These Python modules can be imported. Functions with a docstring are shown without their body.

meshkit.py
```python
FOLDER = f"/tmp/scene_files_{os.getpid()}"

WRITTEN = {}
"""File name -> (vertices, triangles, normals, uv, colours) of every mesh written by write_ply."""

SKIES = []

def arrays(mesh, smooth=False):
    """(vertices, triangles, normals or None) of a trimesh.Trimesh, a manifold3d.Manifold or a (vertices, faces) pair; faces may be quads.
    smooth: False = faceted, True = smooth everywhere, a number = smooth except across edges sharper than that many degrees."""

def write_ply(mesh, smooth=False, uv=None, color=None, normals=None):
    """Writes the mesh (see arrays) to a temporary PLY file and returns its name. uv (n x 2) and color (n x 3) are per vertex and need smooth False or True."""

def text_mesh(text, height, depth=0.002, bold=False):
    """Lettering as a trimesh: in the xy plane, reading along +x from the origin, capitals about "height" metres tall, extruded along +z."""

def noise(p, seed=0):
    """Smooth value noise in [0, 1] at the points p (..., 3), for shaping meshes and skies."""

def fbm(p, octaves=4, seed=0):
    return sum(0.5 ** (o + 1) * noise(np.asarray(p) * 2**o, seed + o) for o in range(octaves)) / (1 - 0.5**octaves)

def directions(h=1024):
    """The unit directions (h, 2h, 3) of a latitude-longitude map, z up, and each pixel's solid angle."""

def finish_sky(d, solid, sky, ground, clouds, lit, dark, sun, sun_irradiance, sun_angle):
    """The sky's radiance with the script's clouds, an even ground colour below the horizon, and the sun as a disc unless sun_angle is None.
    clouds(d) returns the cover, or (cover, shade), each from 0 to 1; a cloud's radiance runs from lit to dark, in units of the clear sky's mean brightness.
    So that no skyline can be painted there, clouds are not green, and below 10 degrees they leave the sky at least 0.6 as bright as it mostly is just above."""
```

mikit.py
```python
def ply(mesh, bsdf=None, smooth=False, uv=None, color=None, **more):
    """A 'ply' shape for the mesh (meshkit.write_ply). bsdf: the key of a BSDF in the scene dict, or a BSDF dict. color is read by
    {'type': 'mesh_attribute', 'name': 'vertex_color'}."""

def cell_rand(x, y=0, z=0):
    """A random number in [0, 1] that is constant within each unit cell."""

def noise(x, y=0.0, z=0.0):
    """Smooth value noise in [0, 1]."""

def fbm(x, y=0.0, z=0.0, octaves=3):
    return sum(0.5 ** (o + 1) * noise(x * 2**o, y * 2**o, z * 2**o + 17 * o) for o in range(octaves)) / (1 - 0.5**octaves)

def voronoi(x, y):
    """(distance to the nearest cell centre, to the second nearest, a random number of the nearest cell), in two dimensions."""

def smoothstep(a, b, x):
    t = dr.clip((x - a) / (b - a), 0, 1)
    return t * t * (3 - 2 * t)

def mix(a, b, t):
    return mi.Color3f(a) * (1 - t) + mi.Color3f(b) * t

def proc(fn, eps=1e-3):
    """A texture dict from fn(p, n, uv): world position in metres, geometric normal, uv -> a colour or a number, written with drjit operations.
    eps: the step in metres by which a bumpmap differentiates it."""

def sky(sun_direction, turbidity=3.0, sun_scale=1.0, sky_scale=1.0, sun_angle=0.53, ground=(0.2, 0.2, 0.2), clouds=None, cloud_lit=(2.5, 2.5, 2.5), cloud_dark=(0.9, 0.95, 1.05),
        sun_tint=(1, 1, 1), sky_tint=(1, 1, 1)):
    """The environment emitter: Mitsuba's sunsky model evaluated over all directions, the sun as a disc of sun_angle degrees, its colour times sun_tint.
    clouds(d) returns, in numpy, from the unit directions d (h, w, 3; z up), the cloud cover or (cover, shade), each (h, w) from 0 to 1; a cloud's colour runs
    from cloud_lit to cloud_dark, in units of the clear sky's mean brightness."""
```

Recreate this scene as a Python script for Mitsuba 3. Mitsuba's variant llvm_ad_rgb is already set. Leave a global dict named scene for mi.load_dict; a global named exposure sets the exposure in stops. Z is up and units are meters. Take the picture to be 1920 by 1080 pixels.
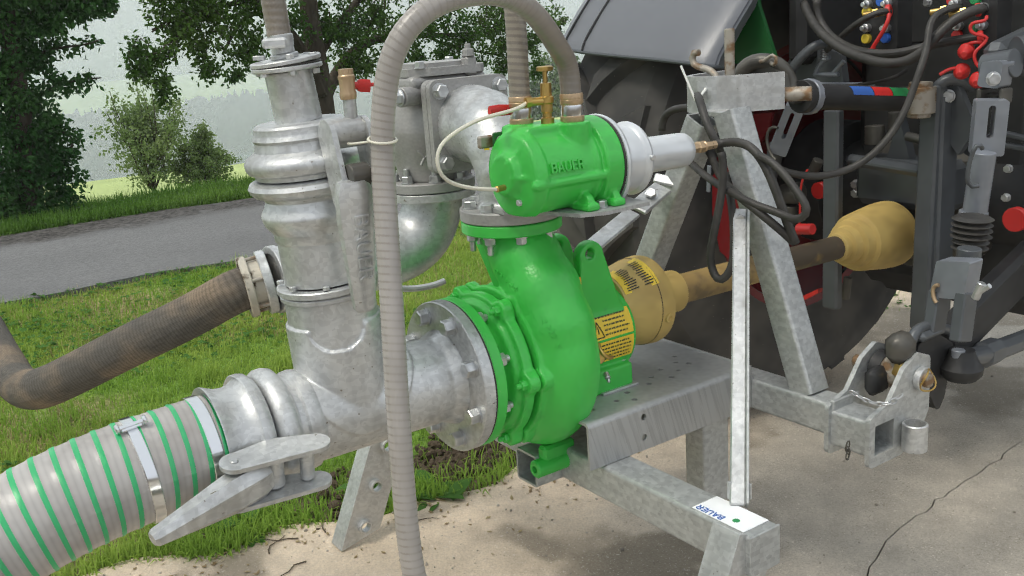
import math, random
import numpy as np
import trimesh, shapely, drjit as dr
from shapely.geometry import Polygon, Point, LineString, box as sbox
from shapely import affinity
from scipy.interpolate import CubicSpline
import manifold3d as m3
import mitsuba as mi
import mikit, meshkit
from mikit import proc, noise, fbm, voronoi, smoothstep, mix, cell_rand
T = mi.ScalarTransform4f
rng = np.random.default_rng(7)
random.seed(7)

# ------------------------------------------------------------------ camera, light, exposure
scene, labels = {}, {}
scene['camera'] = {'type': 'perspective', 'fov': 54.85, 'fov_axis': 'x', 'near_clip': 0.05, 'far_clip': 12000.0,
                   'to_world': T().look_at(origin=[0, 0, 1.30], target=[0.54026, 0.80097, 1.04201], up=[0.20190, 0.17425, 0.96378]),
                   'medium': {'type': 'ref', 'id': 'haze_air'}}
SUN = (-0.50, -0.05, 0.82)
scene['sky'] = mikit.sky(SUN, turbidity=3, sun_scale=0.62, sun_angle=20.0, clouds=lambda d: 1.0, cloud_lit=(2.36, 2.5, 2.72), sun_tint=(0.87, 0.98, 1.13))
exposure = 2.05
HAZE = 0.0011
scene['haze_air'] = {'type': 'homogeneous', 'albedo': {'type': 'rgb', 'value': [0.93, 0.962, 0.99]}, 'sigma_t': HAZE}

# ------------------------------------------------------------------ small helpers
A3 = lambda p: np.asarray(p, float)
def unit(v):
    v = A3(v); return v / (np.linalg.norm(v) + 1e-12)
def basis(d, hint=(0, 0, 1)):
    z = unit(d); h = A3(hint)
    if abs(z @ unit(h)) > 0.97: h = A3((0, 1, 0)) if abs(z[1]) < 0.9 else A3((1, 0, 0))
    x = unit(np.cross(h, z)); y = np.cross(z, x)
    return x, y, z
used = {}
def numbered(name):
    n = used.get(name, 0); used[name] = n + 1
    return name if n == 0 else f'{name}_{n:03d}'
def thing(name, label, cat, group=None):
    k = numbered(name); labels[k] = {'label': label, 'category': cat}
    if group: labels[k]['group'] = group
    return k
def add(name, mesh, mat, parent=None, smooth=35, label=None, cat=None, kind=None, group=None, **kw):
    k = numbered(parent + '__' + name if parent else name)
    if hasattr(mesh, 'is_empty') and not isinstance(mesh, trimesh.Trimesh) and mesh.is_empty(): raise ValueError(k)
    scene[k] = mikit.ply(mesh, mat, smooth=smooth, **kw)
    d = {}
    if label: d['label'] = label
    if cat: d['category'] = cat
    if kind: d['kind'] = kind
    if group: d['group'] = group
    if d: labels[k] = d
    return k
def cat(*ms): return trimesh.util.concatenate([m for m in ms if m is not None])
def tm(v, f): return trimesh.Trimesh(A3(v), np.asarray(f, int), process=False)
def from_m3(m):
    q = m.to_mesh(); return tm(q.vert_properties[:, :3], q.tri_verts)
def place(mesh, o, x, y, z):
    M = np.eye(4); M[:3, 0], M[:3, 1], M[:3, 2], M[:3, 3] = x, y, z, o
    mesh = mesh.copy(); mesh.apply_transform(M); return mesh
def rbox(c, s, b=0.003, R=None):
    """chamfered box, centre c, full size s"""
    s = A3(s) / 2; b = min(b, 0.45 * s.min() * 2)
    pts = []
    for k in range(3):
        e = s - b; e = e.copy(); e[k] = s[k]
        for a in np.ndindex(2, 2, 2): pts.append(e * (np.array(a) * 2 - 1))
    m = from_m3(m3.Manifold.hull_points(np.array(pts)))
    if R is not None: m.vertices = m.vertices @ np.array(R)   # rows of R = axes
    m.vertices = m.vertices + A3(c); return m
def bar(p0, p1, w, h, hint=(0, 0, 1), b=0.003):
    """solid chamfered bar; w across (perpendicular to hint), h along hint"""
    p0, p1 = A3(p0), A3(p1); x, y, z = basis(p1 - p0, hint)
    return rbox((p0 + p1) / 2, (w, h, np.linalg.norm(p1 - p0)), b, np.array([x, y, z]))
def lathe(p0, d, prof, n=48, close=True):
    """profile [(s along d, radius)]"""
    x, y, z = basis(d); p0 = A3(p0); t = np.arange(n) * 2 * np.pi / n
    V, F = [], []
    pr = list(prof)
    if close:
        if pr[0][1] > 1e-6: pr = [(pr[0][0], 0)] + pr
        if pr[-1][1] > 1e-6: pr = pr + [(pr[-1][0], 0)]
    ring = np.cos(t)[:, None] * x + np.sin(t)[:, None] * y
    for s, r in pr: V.append(p0 + z * s + ring * r)
    i, j = np.meshgrid(np.arange(len(pr) - 1), np.arange(n), indexing='ij'); k = (j + 1) % n
    idx = np.arange(len(pr) * n).reshape(len(pr), n)
    for s, (_, r) in enumerate(pr):
        if r <= 1e-6: idx[s] = s * n
    q = np.stack([idx[i, j], idx[i, k], idx[i + 1, k], idx[i + 1, j]], -1).reshape(-1, 4)
    F = np.vstack([q[:, [0, 1, 2]], q[:, [0, 2, 3]]]); F = F[(F[:, 0] != F[:, 1]) & (F[:, 1] != F[:, 2]) & (F[:, 0] != F[:, 2])]
    mesh = tm(np.vstack(V), F); mesh.remove_unreferenced_vertices(); return mesh
def cyl(p0, p1, r, r1=None, n=32, b=0.0015):
    p0, p1 = A3(p0), A3(p1); L = np.linalg.norm(p1 - p0); r1 = r if r1 is None else r1; b = min(b, r * .4, L * .4)
    return lathe(p0, p1 - p0, [(0, r - b), (b, r), (L - b, r1), (L, r1 - b)], n)
def ring(c, d, ro, ri, t, n=48, b=0.002):
    h = t / 2
    return lathe(c, d, [(-h, ri), (-h, ro - b), (-h + b, ro), (h - b, ro), (h, ro - b), (h, ri), (-h, ri)], n, close=False)
def spline(P, n=None, step=0.012):
    P = A3(P)
    if len(P) == 2: return P[0] + (P[1] - P[0]) * np.linspace(0, 1, n or 12)[:, None]
    s = np.r_[0, np.cumsum(np.linalg.norm(np.diff(P, axis=0), axis=1) ** 0.7)]
    c = CubicSpline(s, P); q = c(np.linspace(0, s[-1], 600))
    L = np.r_[0, np.cumsum(np.linalg.norm(np.diff(q, axis=0), axis=1))]
    n = n or max(8, int(L[-1] / step))
    u = np.linspace(0, L[-1], n)
    return np.stack([np.interp(u, L, q[:, k]) for k in range(3)], 1)
def sweep(pts, r, n=20, rfun=None, caps=True, flat=None):
    """tube along dense points; returns (mesh, uv); v = metres along, u = turn 0..1; seam is doubled"""
    p = A3(pts); t = np.gradient(p, axis=0); t /= np.linalg.norm(t, axis=1, keepdims=True)
    L = np.r_[0, np.cumsum(np.linalg.norm(np.diff(p, axis=0), axis=1))]
    x = basis(t[0])[0]; X, Yv = [], []
    for k in range(len(p)):
        x = unit(x - t[k] * (x @ t[k])); X.append(x); Yv.append(np.cross(t[k], x))
    X, Yv = np.array(X), np.array(Yv); u = np.linspace(0, 1, n + 1); a = u * 2 * np.pi
    r = np.broadcast_to(r, (len(p),)).astype(float)
    rr = np.repeat(r[:, None], n + 1, 1)
    if rfun is not None: rr = rr + rfun(u[None, :], L[:, None])
    ca, sa = np.cos(a), np.sin(a)
    if flat is not None: sa = sa * flat
    V = p[:, None] + rr[..., None] * (ca[None, :, None] * X[:, None] + sa[None, :, None] * Yv[:, None])
    m = n + 1; i, j = np.meshgrid(np.arange(len(p) - 1), np.arange(n), indexing='ij')
    q = np.stack([i * m + j, i * m + j + 1, (i + 1) * m + j + 1, (i + 1) * m + j], -1).reshape(-1, 4)
    F = [q[:, [0, 1, 2]], q[:, [0, 2, 3]]]; UV = np.stack(np.broadcast_arrays(u[None, :], L[:, None]), -1).reshape(-1, 2)
    V = V.reshape(-1, 3)
    if caps:
        b = len(V); V = np.vstack([V, p[:1], p[-1:]]); UV = np.vstack([UV, [[0, 0], [0, L[-1]]]])
        jj = np.arange(n); e = (len(p) - 1) * m
        F += [np.stack([jj * 0 + b, jj + 1, jj], 1), np.stack([jj * 0 + b + 1, e + jj, e + jj + 1], 1)]
    return tm(V, np.vstack(F)), UV
def tube(P, r, n=14, step=0.012, **k): return sweep(spline(P, step=step), r, n, **k)[0]
def prism(poly, o, u, v, t, bev=0.0):
    """shapely polygon in the plane o + a u + b v, extruded symmetrically by t along u x v"""
    u = unit(u); w = unit(np.cross(u, v)); v = np.cross(w, u)
    ms = []
    for g in getattr(poly, 'geoms', [poly]):
        m = trimesh.creation.extrude_polygon(g, t, engine='earcut'); m.apply_translation((0, 0, -t / 2)); ms.append(m)
    m = cat(*ms)
    return place(m, A3(o), u, v, w)
def rpoly(pts, r):
    p = Polygon(pts); return p.buffer(-r * .999, join_style=1).buffer(r, join_style=1, quad_segs=6) if r > 0 else p
def stadium(p, q, r, r2=None):
    a, b = Point(*p).buffer(r, 10), Point(*q).buffer(r2 or r, 10)
    return a.union(b).convex_hull
def sqtube(p0, p1, w, h, t=0.005, hint=(0, 0, 1), r=0.008):
    """hollow rectangular steel tube with rounded corners"""
    p0, p1 = A3(p0), A3(p1); L = np.linalg.norm(p1 - p0); x, y, z = basis(p1 - p0, hint)
    o = sbox(-w / 2 + r, -h / 2 + r, w / 2 - r, h / 2 - r).buffer(r, quad_segs=4)
    o = o.difference(o.buffer(-t))
    m = trimesh.creation.extrude_polygon(o, L, engine='earcut')
    return place(m, p0, x, y, z)
def boolean(a, b):
    """a minus list b (trimesh, watertight)"""
    def M(m): return m3.Manifold(m3.Mesh(np.ascontiguousarray(m.vertices, np.float32), np.ascontiguousarray(m.faces, np.uint32)))
    def W(m):
        m = trimesh.Trimesh(m.vertices, m.faces, process=True); m.merge_vertices(); return M(m)
    r = W(a)
    for q in b: r = r - W(q)
    return from_m3(r)
def hexbolt(p, d, s=0.024, h=0.0155, washer=True, stub=0.0, nut=False):
    """hex head on the plane through p, along d; s = across flats"""
    x, y, z = basis(d, (0.3, 0.2, 0.9)); p = A3(p); a = rng.random() * 6
    R = s / math.sqrt(3); ms = []; z0 = 0
    if washer: ms.append(lathe(p, d, [(0, s * .66), (0.0028, s * .66), (0.003, s * .62)], 24)); z0 = 0.003
    t = a + np.arange(6) * np.pi / 3
    def rg(r, zz): return p + z * zz + (np.cos(t)[:, None] * x + np.sin(t)[:, None] * y) * r
    V = np.vstack([rg(R, z0), rg(R, z0 + h * .86), rg(R * .86, z0 + h)])
    ms.append(from_m3(m3.Manifold.hull_points(V)))
    if stub: ms.append(cyl(p, p + z * (z0 + h + stub), s * .3, n=16))
    return cat(*ms)

# signed-distance modelling of castings: numpy functions on (..., 3) arrays, meshed by surface nets
def dlen(v): return np.sqrt((v * v).sum(-1))
def s_caps(P, a, b, r, r2=None):
    a, b = A3(a), A3(b); ba = b - a; t = np.clip(((P - a) @ ba) / (ba @ ba), 0, 1)
    return dlen(P - a - t[..., None] * ba) - (r if r2 is None else r + (r2 - r) * t)
def s_cyl(P, a, b, r, rd=0.0, r2=None):
    a, b = A3(a), A3(b); L = np.linalg.norm(b - a); z = (b - a) / L; q = P - (a + b) / 2; s = q @ z
    t = s / L + .5; rr = r if r2 is None else r + (r2 - r) * np.clip(t, 0, 1)
    rad = dlen(q - s[..., None] * z) - rr + rd; h = np.abs(s) - L / 2 + rd
    return np.minimum(np.maximum(rad, h), 0) + np.sqrt(np.maximum(rad, 0) ** 2 + np.maximum(h, 0) ** 2) - rd
def s_box(P, c, s, rd=0.0, R=None):
    q = P - A3(c)
    if R is not None: q = q @ np.array(R).T
    q = np.abs(q) - A3(s) / 2 + rd
    return dlen(np.maximum(q, 0)) + np.minimum(q.max(-1), 0) - rd
def s_ell(P, c, r):
    q = (P - A3(c)) / A3(r); k = dlen(q); return (k - 1) * min(r)
def smin(a, b, k):
    h = np.maximum(k - np.abs(a - b), 0) / k; return np.minimum(a, b) - h * h * k * .25
def smax(a, b, k): return -smin(-a, -b, k)
def nets(f, lo, hi, h):
    lo, hi = A3(lo), A3(hi); B = 8
    nb = np.ceil((hi - lo) / (h * B)).astype(int); N = nb * B + 1
    ax = [lo[k] + h * B * (np.arange(nb[k]) + .5) for k in range(3)]
    c = f(np.stack(np.meshgrid(*ax, indexing='ij'), -1))
    G = np.repeat(np.repeat(np.repeat(c, B, 0), B, 1), B, 2)
    G = np.pad(G, ((0, 1), (0, 1), (0, 1)), mode='edge')
    near = np.argwhere(np.abs(c) < h * B * 1.35)
    off = np.stack(np.meshgrid(*[np.arange(B + 1)] * 3, indexing='ij'), -1)
    for s in range(0, len(near), 400):
        idx = near[s:s + 400, None, None, None, :] * B + off
        G[idx[..., 0], idx[..., 1], idx[..., 2]] = f(lo + idx * h)
    S = G < 0
    cs = [(a, b, d) for a in (0, 1) for b in (0, 1) for d in (0, 1)]
    sl = lambda a, b, d: tuple(slice(o, o + n - 1) for o, n in zip((a, b, d), N))
    cnt = sum(S[sl(*q)].astype(np.int8) for q in cs); act = np.argwhere((cnt > 0) & (cnt < 8))
    ids = -np.ones(N - 1, int); ids[tuple(act.T)] = np.arange(len(act))
    acc, num = np.zeros((len(act), 3)), np.zeros(len(act))
    for q in cs:
        for k in range(3):
            if q[k]: continue
            e = np.array(q); e2 = e.copy(); e2[k] = 1
            g0, g1 = G[tuple((act + e).T)], G[tuple((act + e2).T)]; m = (g0 < 0) != (g1 < 0)
            t = np.where(m, g0 / np.where(m, g0 - g1, 1), 0); p = np.repeat(e[None].astype(float), len(act), 0); p[:, k] = t
            acc += p * m[:, None]; num += m
    V = lo + (act + acc / num[:, None]) * h; F = []
    for k in range(3):
        a, b = (k + 1) % 3, (k + 2) % 3
        i0 = np.argwhere(np.diff(S.astype(np.int8), axis=k) != 0)
        i0 = i0[(i0[:, a] > 0) & (i0[:, b] > 0) & (i0[:, a] < N[a] - 1) & (i0[:, b] < N[b] - 1)]
        st = S[tuple(i0.T)]; ea, eb = np.eye(3, dtype=int)[a], np.eye(3, dtype=int)[b]
        g = lambda d: ids[tuple((i0 - d).T)]
        q = np.stack([g(ea + eb), g(eb), g(0 * ea), g(ea)], 1)
        q = np.where(st[:, None], q, q[:, ::-1]); q = q[(q >= 0).all(1)]
        F += [q[:, [0, 1, 2]], q[:, [0, 2, 3]]]
    return tm(V, np.vstack(F))

# ------------------------------------------------------------------ materials
def P_(color, rough=0.5, metal=0.0, spec=0.5, bump=None, two=True, **k):
    d = {'type': 'principled', 'base_color': color if isinstance(color, dict) else {'type': 'rgb', 'value': list(color)},
         'roughness': rough, 'metallic': metal, 'specular': spec, **k}
    if bump: d = {'type': 'bumpmap', 'arbitrary': bump[0], 'scale': bump[1], 'bsdf': d}
    return {'type': 'twosided', 'bsdf': d} if two else d
def galv_col(p, n, uv):
    a = fbm(p.x * 9, p.y * 9, p.z * 9, 3); b = noise(p.x * 70, p.y * 70, p.z * 70); c = fbm(p.x * 30 + 9, p.y * 30, p.z * 8, 3)
    v = 0.56 + 0.24 * (a - .5) + 0.08 * (b - .5)
    w = noise(p.x * 60 + 5, p.y * 60, p.z * 60) * 2.2
    v = v * (.90 + .20 * cell_rand(p.x * 120 + w, p.y * 120 + w * .7, p.z * 120 - w))
    st = smoothstep(.55, .75, fbm(p.x * 26, p.y * 26, p.z * 3.2, 3)); v = v * (1 - .16 * st)
    col = mi.Color3f(v * 0.985, v * 1.0, v * 0.99)
    dirt = smoothstep(.58, .78, c) * .38
    sp = smoothstep(.86, .95, noise(p.x * 170, p.y * 170, p.z * 170)) * smoothstep(.5, .62, fbm(p.x * 11, p.y * 11, p.z * 11 + 8, 3))
    return mix(mix(col, mi.Color3f(.27, .26, .23), dirt), mi.Color3f(.16, .13, .09), sp * .8)
def galv_rough(p, n, uv): return 0.33 + 0.22 * fbm(p.x * 22, p.y * 22, p.z * 22, 2)
def galv_bump(p, n, uv): return fbm(p.x * 60, p.y * 60, p.z * 60, 3)
scene['galvanised'] = P_(proc(galv_col), proc(galv_rough), 0.72, bump=(proc(galv_bump, 2e-3), 0.0007))
def steel_col(p, n, uv):
    st = fbm(p.x * 5, p.y * 5, p.z * 5, 3); b = fbm(p.x * 90, p.y * 90, p.z * 90, 2)
    v = 0.44 + .16 * (st - .5) + .13 * (b - .5)
    v = v * (.88 + .24 * cell_rand(p.x * 110 + 2 * b, p.y * 110 + 2 * b, p.z * 110))
    w = smoothstep(.64, .78, fbm(p.x * 14 + 3, p.y * 14, p.z * 14, 3))
    return mix(mi.Color3f(v * .97, v, v * .985), mi.Color3f(.55, .56, .54), w * .5)
scene['galvanised_beam'] = P_(proc(steel_col), 0.5, 0.55, bump=(proc(galv_bump, 2e-3), 0.0006))
def streak_col(p, n, uv):
    side = 1 - smoothstep(.3, .6, dr.abs(n.z))
    s = fbm(p.x * 230 + p.z * 70, p.z * 11, 4.0, 3); a = fbm(p.x * 7, p.y * 7, p.z * 7, 3)
    v = 0.40 + .14 * (a - .5) - side * .065 * smoothstep(.40, .75, s) + (1 - side) * .05 * (noise(p.x * 130, p.y * 130) - .5)
    return mi.Color3f(v * .97, v * .985, v * .97)
scene['galvanised_plate'] = P_(proc(streak_col), 0.5, 0.5, bump=(proc(galv_bump, 2e-3), 0.0006))
def cast_col(p, n, uv):
    v = 0.33 + .10 * (fbm(p.x * 16, p.y * 16, p.z * 16, 3) - .5) + .05 * (noise(p.x * 250, p.y * 250, p.z * 250) - .5)
    return mi.Color3f(v * 1.0, v * .985, v * .945)
scene['cast_grey'] = P_(proc(cast_col), 0.5, 0.35, bump=(proc(lambda p, n, uv: fbm(p.x * 220, p.y * 220, p.z * 220, 2), 1e-3), 0.0005))
def green_col(p, n, uv):
    a = fbm(p.x * 12, p.y * 12, p.z * 12, 3); c = noise(p.x * 300, p.y * 300, p.z * 300)
    d = smoothstep(.66, .8, fbm(p.x * 26 + 4, p.y * 26, p.z * 26, 3)) * .16
    col = mix(mi.Color3f(.032, .40, .046), mi.Color3f(.060, .51, .076), a)
    col = mix(col, mi.Color3f(.03, .17, .05), d)
    return mix(col, mi.Color3f(.35, .33, .25), smoothstep(.955, .985, c) * .5 * smoothstep(.5, .62, a))
scene['green_paint'] = P_(proc(green_col), 0.34, 0.0, clearcoat=0.25, clearcoat_gloss=0.7,
                          bump=(proc(lambda p, n, uv: fbm(p.x * 170, p.y * 170, p.z * 170, 3), 1e-3), 0.0008))
scene['dark_green_paint'] = P_((.012, .085, .022), 0.4)
scene['bolt_zinc'] = P_(proc(lambda p, n, uv: mi.Color3f(.55, .56, .56) * (.75 + .4 * noise(p.x * 120, p.y * 120, p.z * 120))), 0.33, 0.8)
scene['brass'] = P_(proc(lambda p, n, uv: mix(mi.Color3f(.62, .43, .13), mi.Color3f(.42, .27, .09), fbm(p.x * 60, p.y * 60, p.z * 60, 2))), 0.3, 0.85)
scene['copper_band'] = P_((.50, .36, .22), 0.4, 0.7)
scene['bright_band'] = P_((.72, .73, .74), 0.16, 1.0)
scene['white_enamel'] = P_(proc(lambda p, n, uv: mi.Color3f(.62, .64, .65) * (.85 + .25 * fbm(p.x * 30, p.y * 30, p.z * 30, 2))), 0.33, 0.45)
def ochre_col(p, n, uv):
    a = fbm(p.x * 14, p.y * 14, p.z * 14, 3)
    return mix(mi.Color3f(.52, .375, .125), mi.Color3f(.40, .275, .09), smoothstep(.35, .75, a))
scene['ochre_plastic'] = P_(proc(ochre_col), 0.5, spec=.35)
def ochre_worn(p, n, uv):
    a = fbm(p.x * 22, p.y * 22, p.z * 22, 4)
    return mix(mi.Color3f(.32, .215, .080), mi.Color3f(.17, .12, .06), smoothstep(.3, .65, a))
scene['ochre_worn_plastic'] = P_(proc(ochre_worn), 0.55, spec=.35)
def ochre_dirty(p, n, uv):
    a = fbm(p.x * 18, p.y * 18, p.z * 18, 4)
    return mix(mi.Color3f(.24, .155, .05), mi.Color3f(.085, .066, .045), smoothstep(.2, .5, a))
scene['ochre_dirty_plastic'] = P_(proc(ochre_dirty), 0.62, spec=.3)
scene['yellow_sticker'] = P_((.78, .55, .04), 0.4)
scene['black_print'] = P_((.02, .02, .02), 0.6)
scene['white_sticker'] = P_((.78, .79, .80), 0.35)
scene['blue_print'] = P_((.03, .10, .35), 0.5)
scene['orange_sticker'] = P_((.72, .36, .03), 0.45)
def clear_hose(p, n, uv):
    ribs = smoothstep(.84, .99, dr.abs(dr.sin((uv.y * 1.0 / .0118 + uv.x) * dr.pi))) * (.45 + .55 * smoothstep(.3, .5, noise(uv.x * 9, uv.y * 3)))
    a = fbm(p.x * 20, p.y * 20, p.z * 20, 3)
    col = mix(mi.Color3f(.27, .25, .225), mi.Color3f(.35, .325, .30), a)
    col = mix(mi.Color3f(.19, .165, .135) * (.8 + .4 * a), col, smoothstep(.10, .34, uv.y))
    return mix(col, mi.Color3f(.20, .18, .16), ribs * .55)
scene['clear_ribbed_hose'] = P_(proc(clear_hose), 0.32, spec=.5, clearcoat=.3, clearcoat_gloss=.8)
def dark_hose(p, n, uv):
    ribs = smoothstep(.55, .95, dr.abs(dr.sin((uv.y / .0118 + uv.x) * dr.pi)))
    a = fbm(p.x * 24, p.y * 24, p.z * 24, 3)
    return mix(mix(mi.Color3f(.22, .19, .155), mi.Color3f(.31, .28, .23), a), mi.Color3f(.10, .085, .07), ribs * .6)
scene['brown_ribbed_hose'] = P_(proc(dark_hose), 0.35, spec=.5)
STRIPE = 0.0285
def suction_col(p, n, uv):
    f = uv.y / STRIPE + uv.x; f = f - dr.floor(f)
    g = smoothstep(.0, .03, f) * (1 - smoothstep(.27, .30, f))
    a = fbm(p.x * 16, p.y * 16, p.z * 16, 4); line = dr.abs(dr.sin((f * 3.0) * dr.pi))
    grey = mix(mi.Color3f(.39, .375, .355), mi.Color3f(.28, .262, .245), smoothstep(.3, .75, a)) * (.88 + .12 * line)
    return mix(grey, mix(mi.Color3f(.02, .40, .13), mi.Color3f(.05, .33, .14), a), g)
scene['striped_hose'] = P_(proc(suction_col), 0.36, spec=.5, clearcoat=.2, clearcoat_gloss=.7)
def rubber_wrap(p, n, uv):
    a = fbm(p.x * 12, p.y * 12, p.z * 12, 4); q = fbm(uv.x * 60, uv.y * 60, 0, 2)
    w = dr.abs(dr.sin(uv.x * 95 * dr.pi)) * .5 + dr.abs(dr.sin(uv.y * 420)) * .5
    up = smoothstep(-.2, .9, fbm(p.x * 3, p.y * 3, p.z * 3, 2))
    col = mix(mi.Color3f(.115, .105, .09), mi.Color3f(.24, .185, .13), smoothstep(.42, .78, a))
    return col * (.45 + .6 * w) * (.75 + .4 * q)
scene['woven_rubber'] = P_(proc(rubber_wrap), 0.7, spec=.3,
                           bump=(proc(lambda p, n, uv: dr.abs(dr.sin(uv.x * 95 * dr.pi)) + dr.abs(dr.sin(uv.y * 420)), 1e-3), 0.0012))
scene['black_rubber'] = P_(proc(lambda p, n, uv: mix(mi.Color3f(.018, .017, .016), mi.Color3f(.06, .056, .05), fbm(p.x * 30, p.y * 30, p.z * 30, 3))), 0.5, spec=.4)
def tyre_col(p, n, uv):
    a = fbm(p.x * 7, p.y * 7, p.z * 7, 4); b = noise(p.x * 140, p.y * 140, p.z * 140)
    col = mix(mi.Color3f(.046, .045, .043), mi.Color3f(.105, .098, .086), smoothstep(.30, .80, a))
    return mix(col, mi.Color3f(.28, .23, .17), smoothstep(.93, .99, b) * .6)
scene['tyre_rubber'] = P_(proc(tyre_col), 0.75, spec=.3)
def tgrey(p, n, uv): return mi.Color3f(.080, .087, .094) * (.8 + .4 * fbm(p.x * 14, p.y * 14, p.z * 14, 3))
scene['tractor_grey'] = P_(proc(tgrey), 0.38, 0.2, spec=.5)
scene['fender_grey'] = P_(proc(lambda p, n, uv: mi.Color3f(.13, .135, .148) * (.9 + .2 * fbm(p.x * 6, p.y * 6, p.z * 6, 3))), 0.36, 0.1, spec=.5)
scene['rod_grey'] = P_(proc(lambda p, n, uv: mi.Color3f(.20, .215, .24) * (.8 + .4 * fbm(p.x * 25, p.y * 25, p.z * 25, 3))), 0.36, 0.35)
scene['tractor_black'] = P_(proc(lambda p, n, uv: mi.Color3f(.019, .019, .019) * (.5 + 1.2 * fbm(p.x * 12, p.y * 12, p.z * 12, 3))), 0.55, spec=.4)
scene['oily_iron'] = P_(proc(lambda p, n, uv: mix(mi.Color3f(.05, .05, .048), mi.Color3f(.13, .12, .10), fbm(p.x * 25, p.y * 25, p.z * 25, 3))), 0.42, 0.4)
scene['red_plastic'] = P_((.50, .025, .022), 0.38)
scene['red_rim_paint'] = P_((.15, .008, .010), 0.42)
scene['blue_plastic'] = P_((.02, .10, .42), 0.4)
scene['yellow_plastic'] = P_((.66, .50, .05), 0.4)
scene['green_plastic'] = P_((.02, .22, .07), 0.4)
scene['white_plastic'] = P_((.62, .62, .58), 0.4)
scene['cable_tie_plastic'] = P_((.60, .58, .48), 0.4)
def rust_col(p, n, uv):
    a = fbm(p.x * 45, p.y * 45, p.z * 45, 4); return mix(mi.Color3f(.36, .33, .28), mi.Color3f(.20, .12, .06), smoothstep(.4, .65, a))
scene['rusty_steel'] = P_(proc(rust_col), 0.55, 0.45)
def plate_rust(p, n, uv):
    a = fbm(p.x * 32, p.y * 32, p.z * 32, 4); return mix(mi.Color3f(.50, .46, .38), mi.Color3f(.10, .07, .04), smoothstep(.56, .66, a))
scene['dirty_collar'] = P_(proc(plate_rust), 0.55, 0.4)
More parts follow.
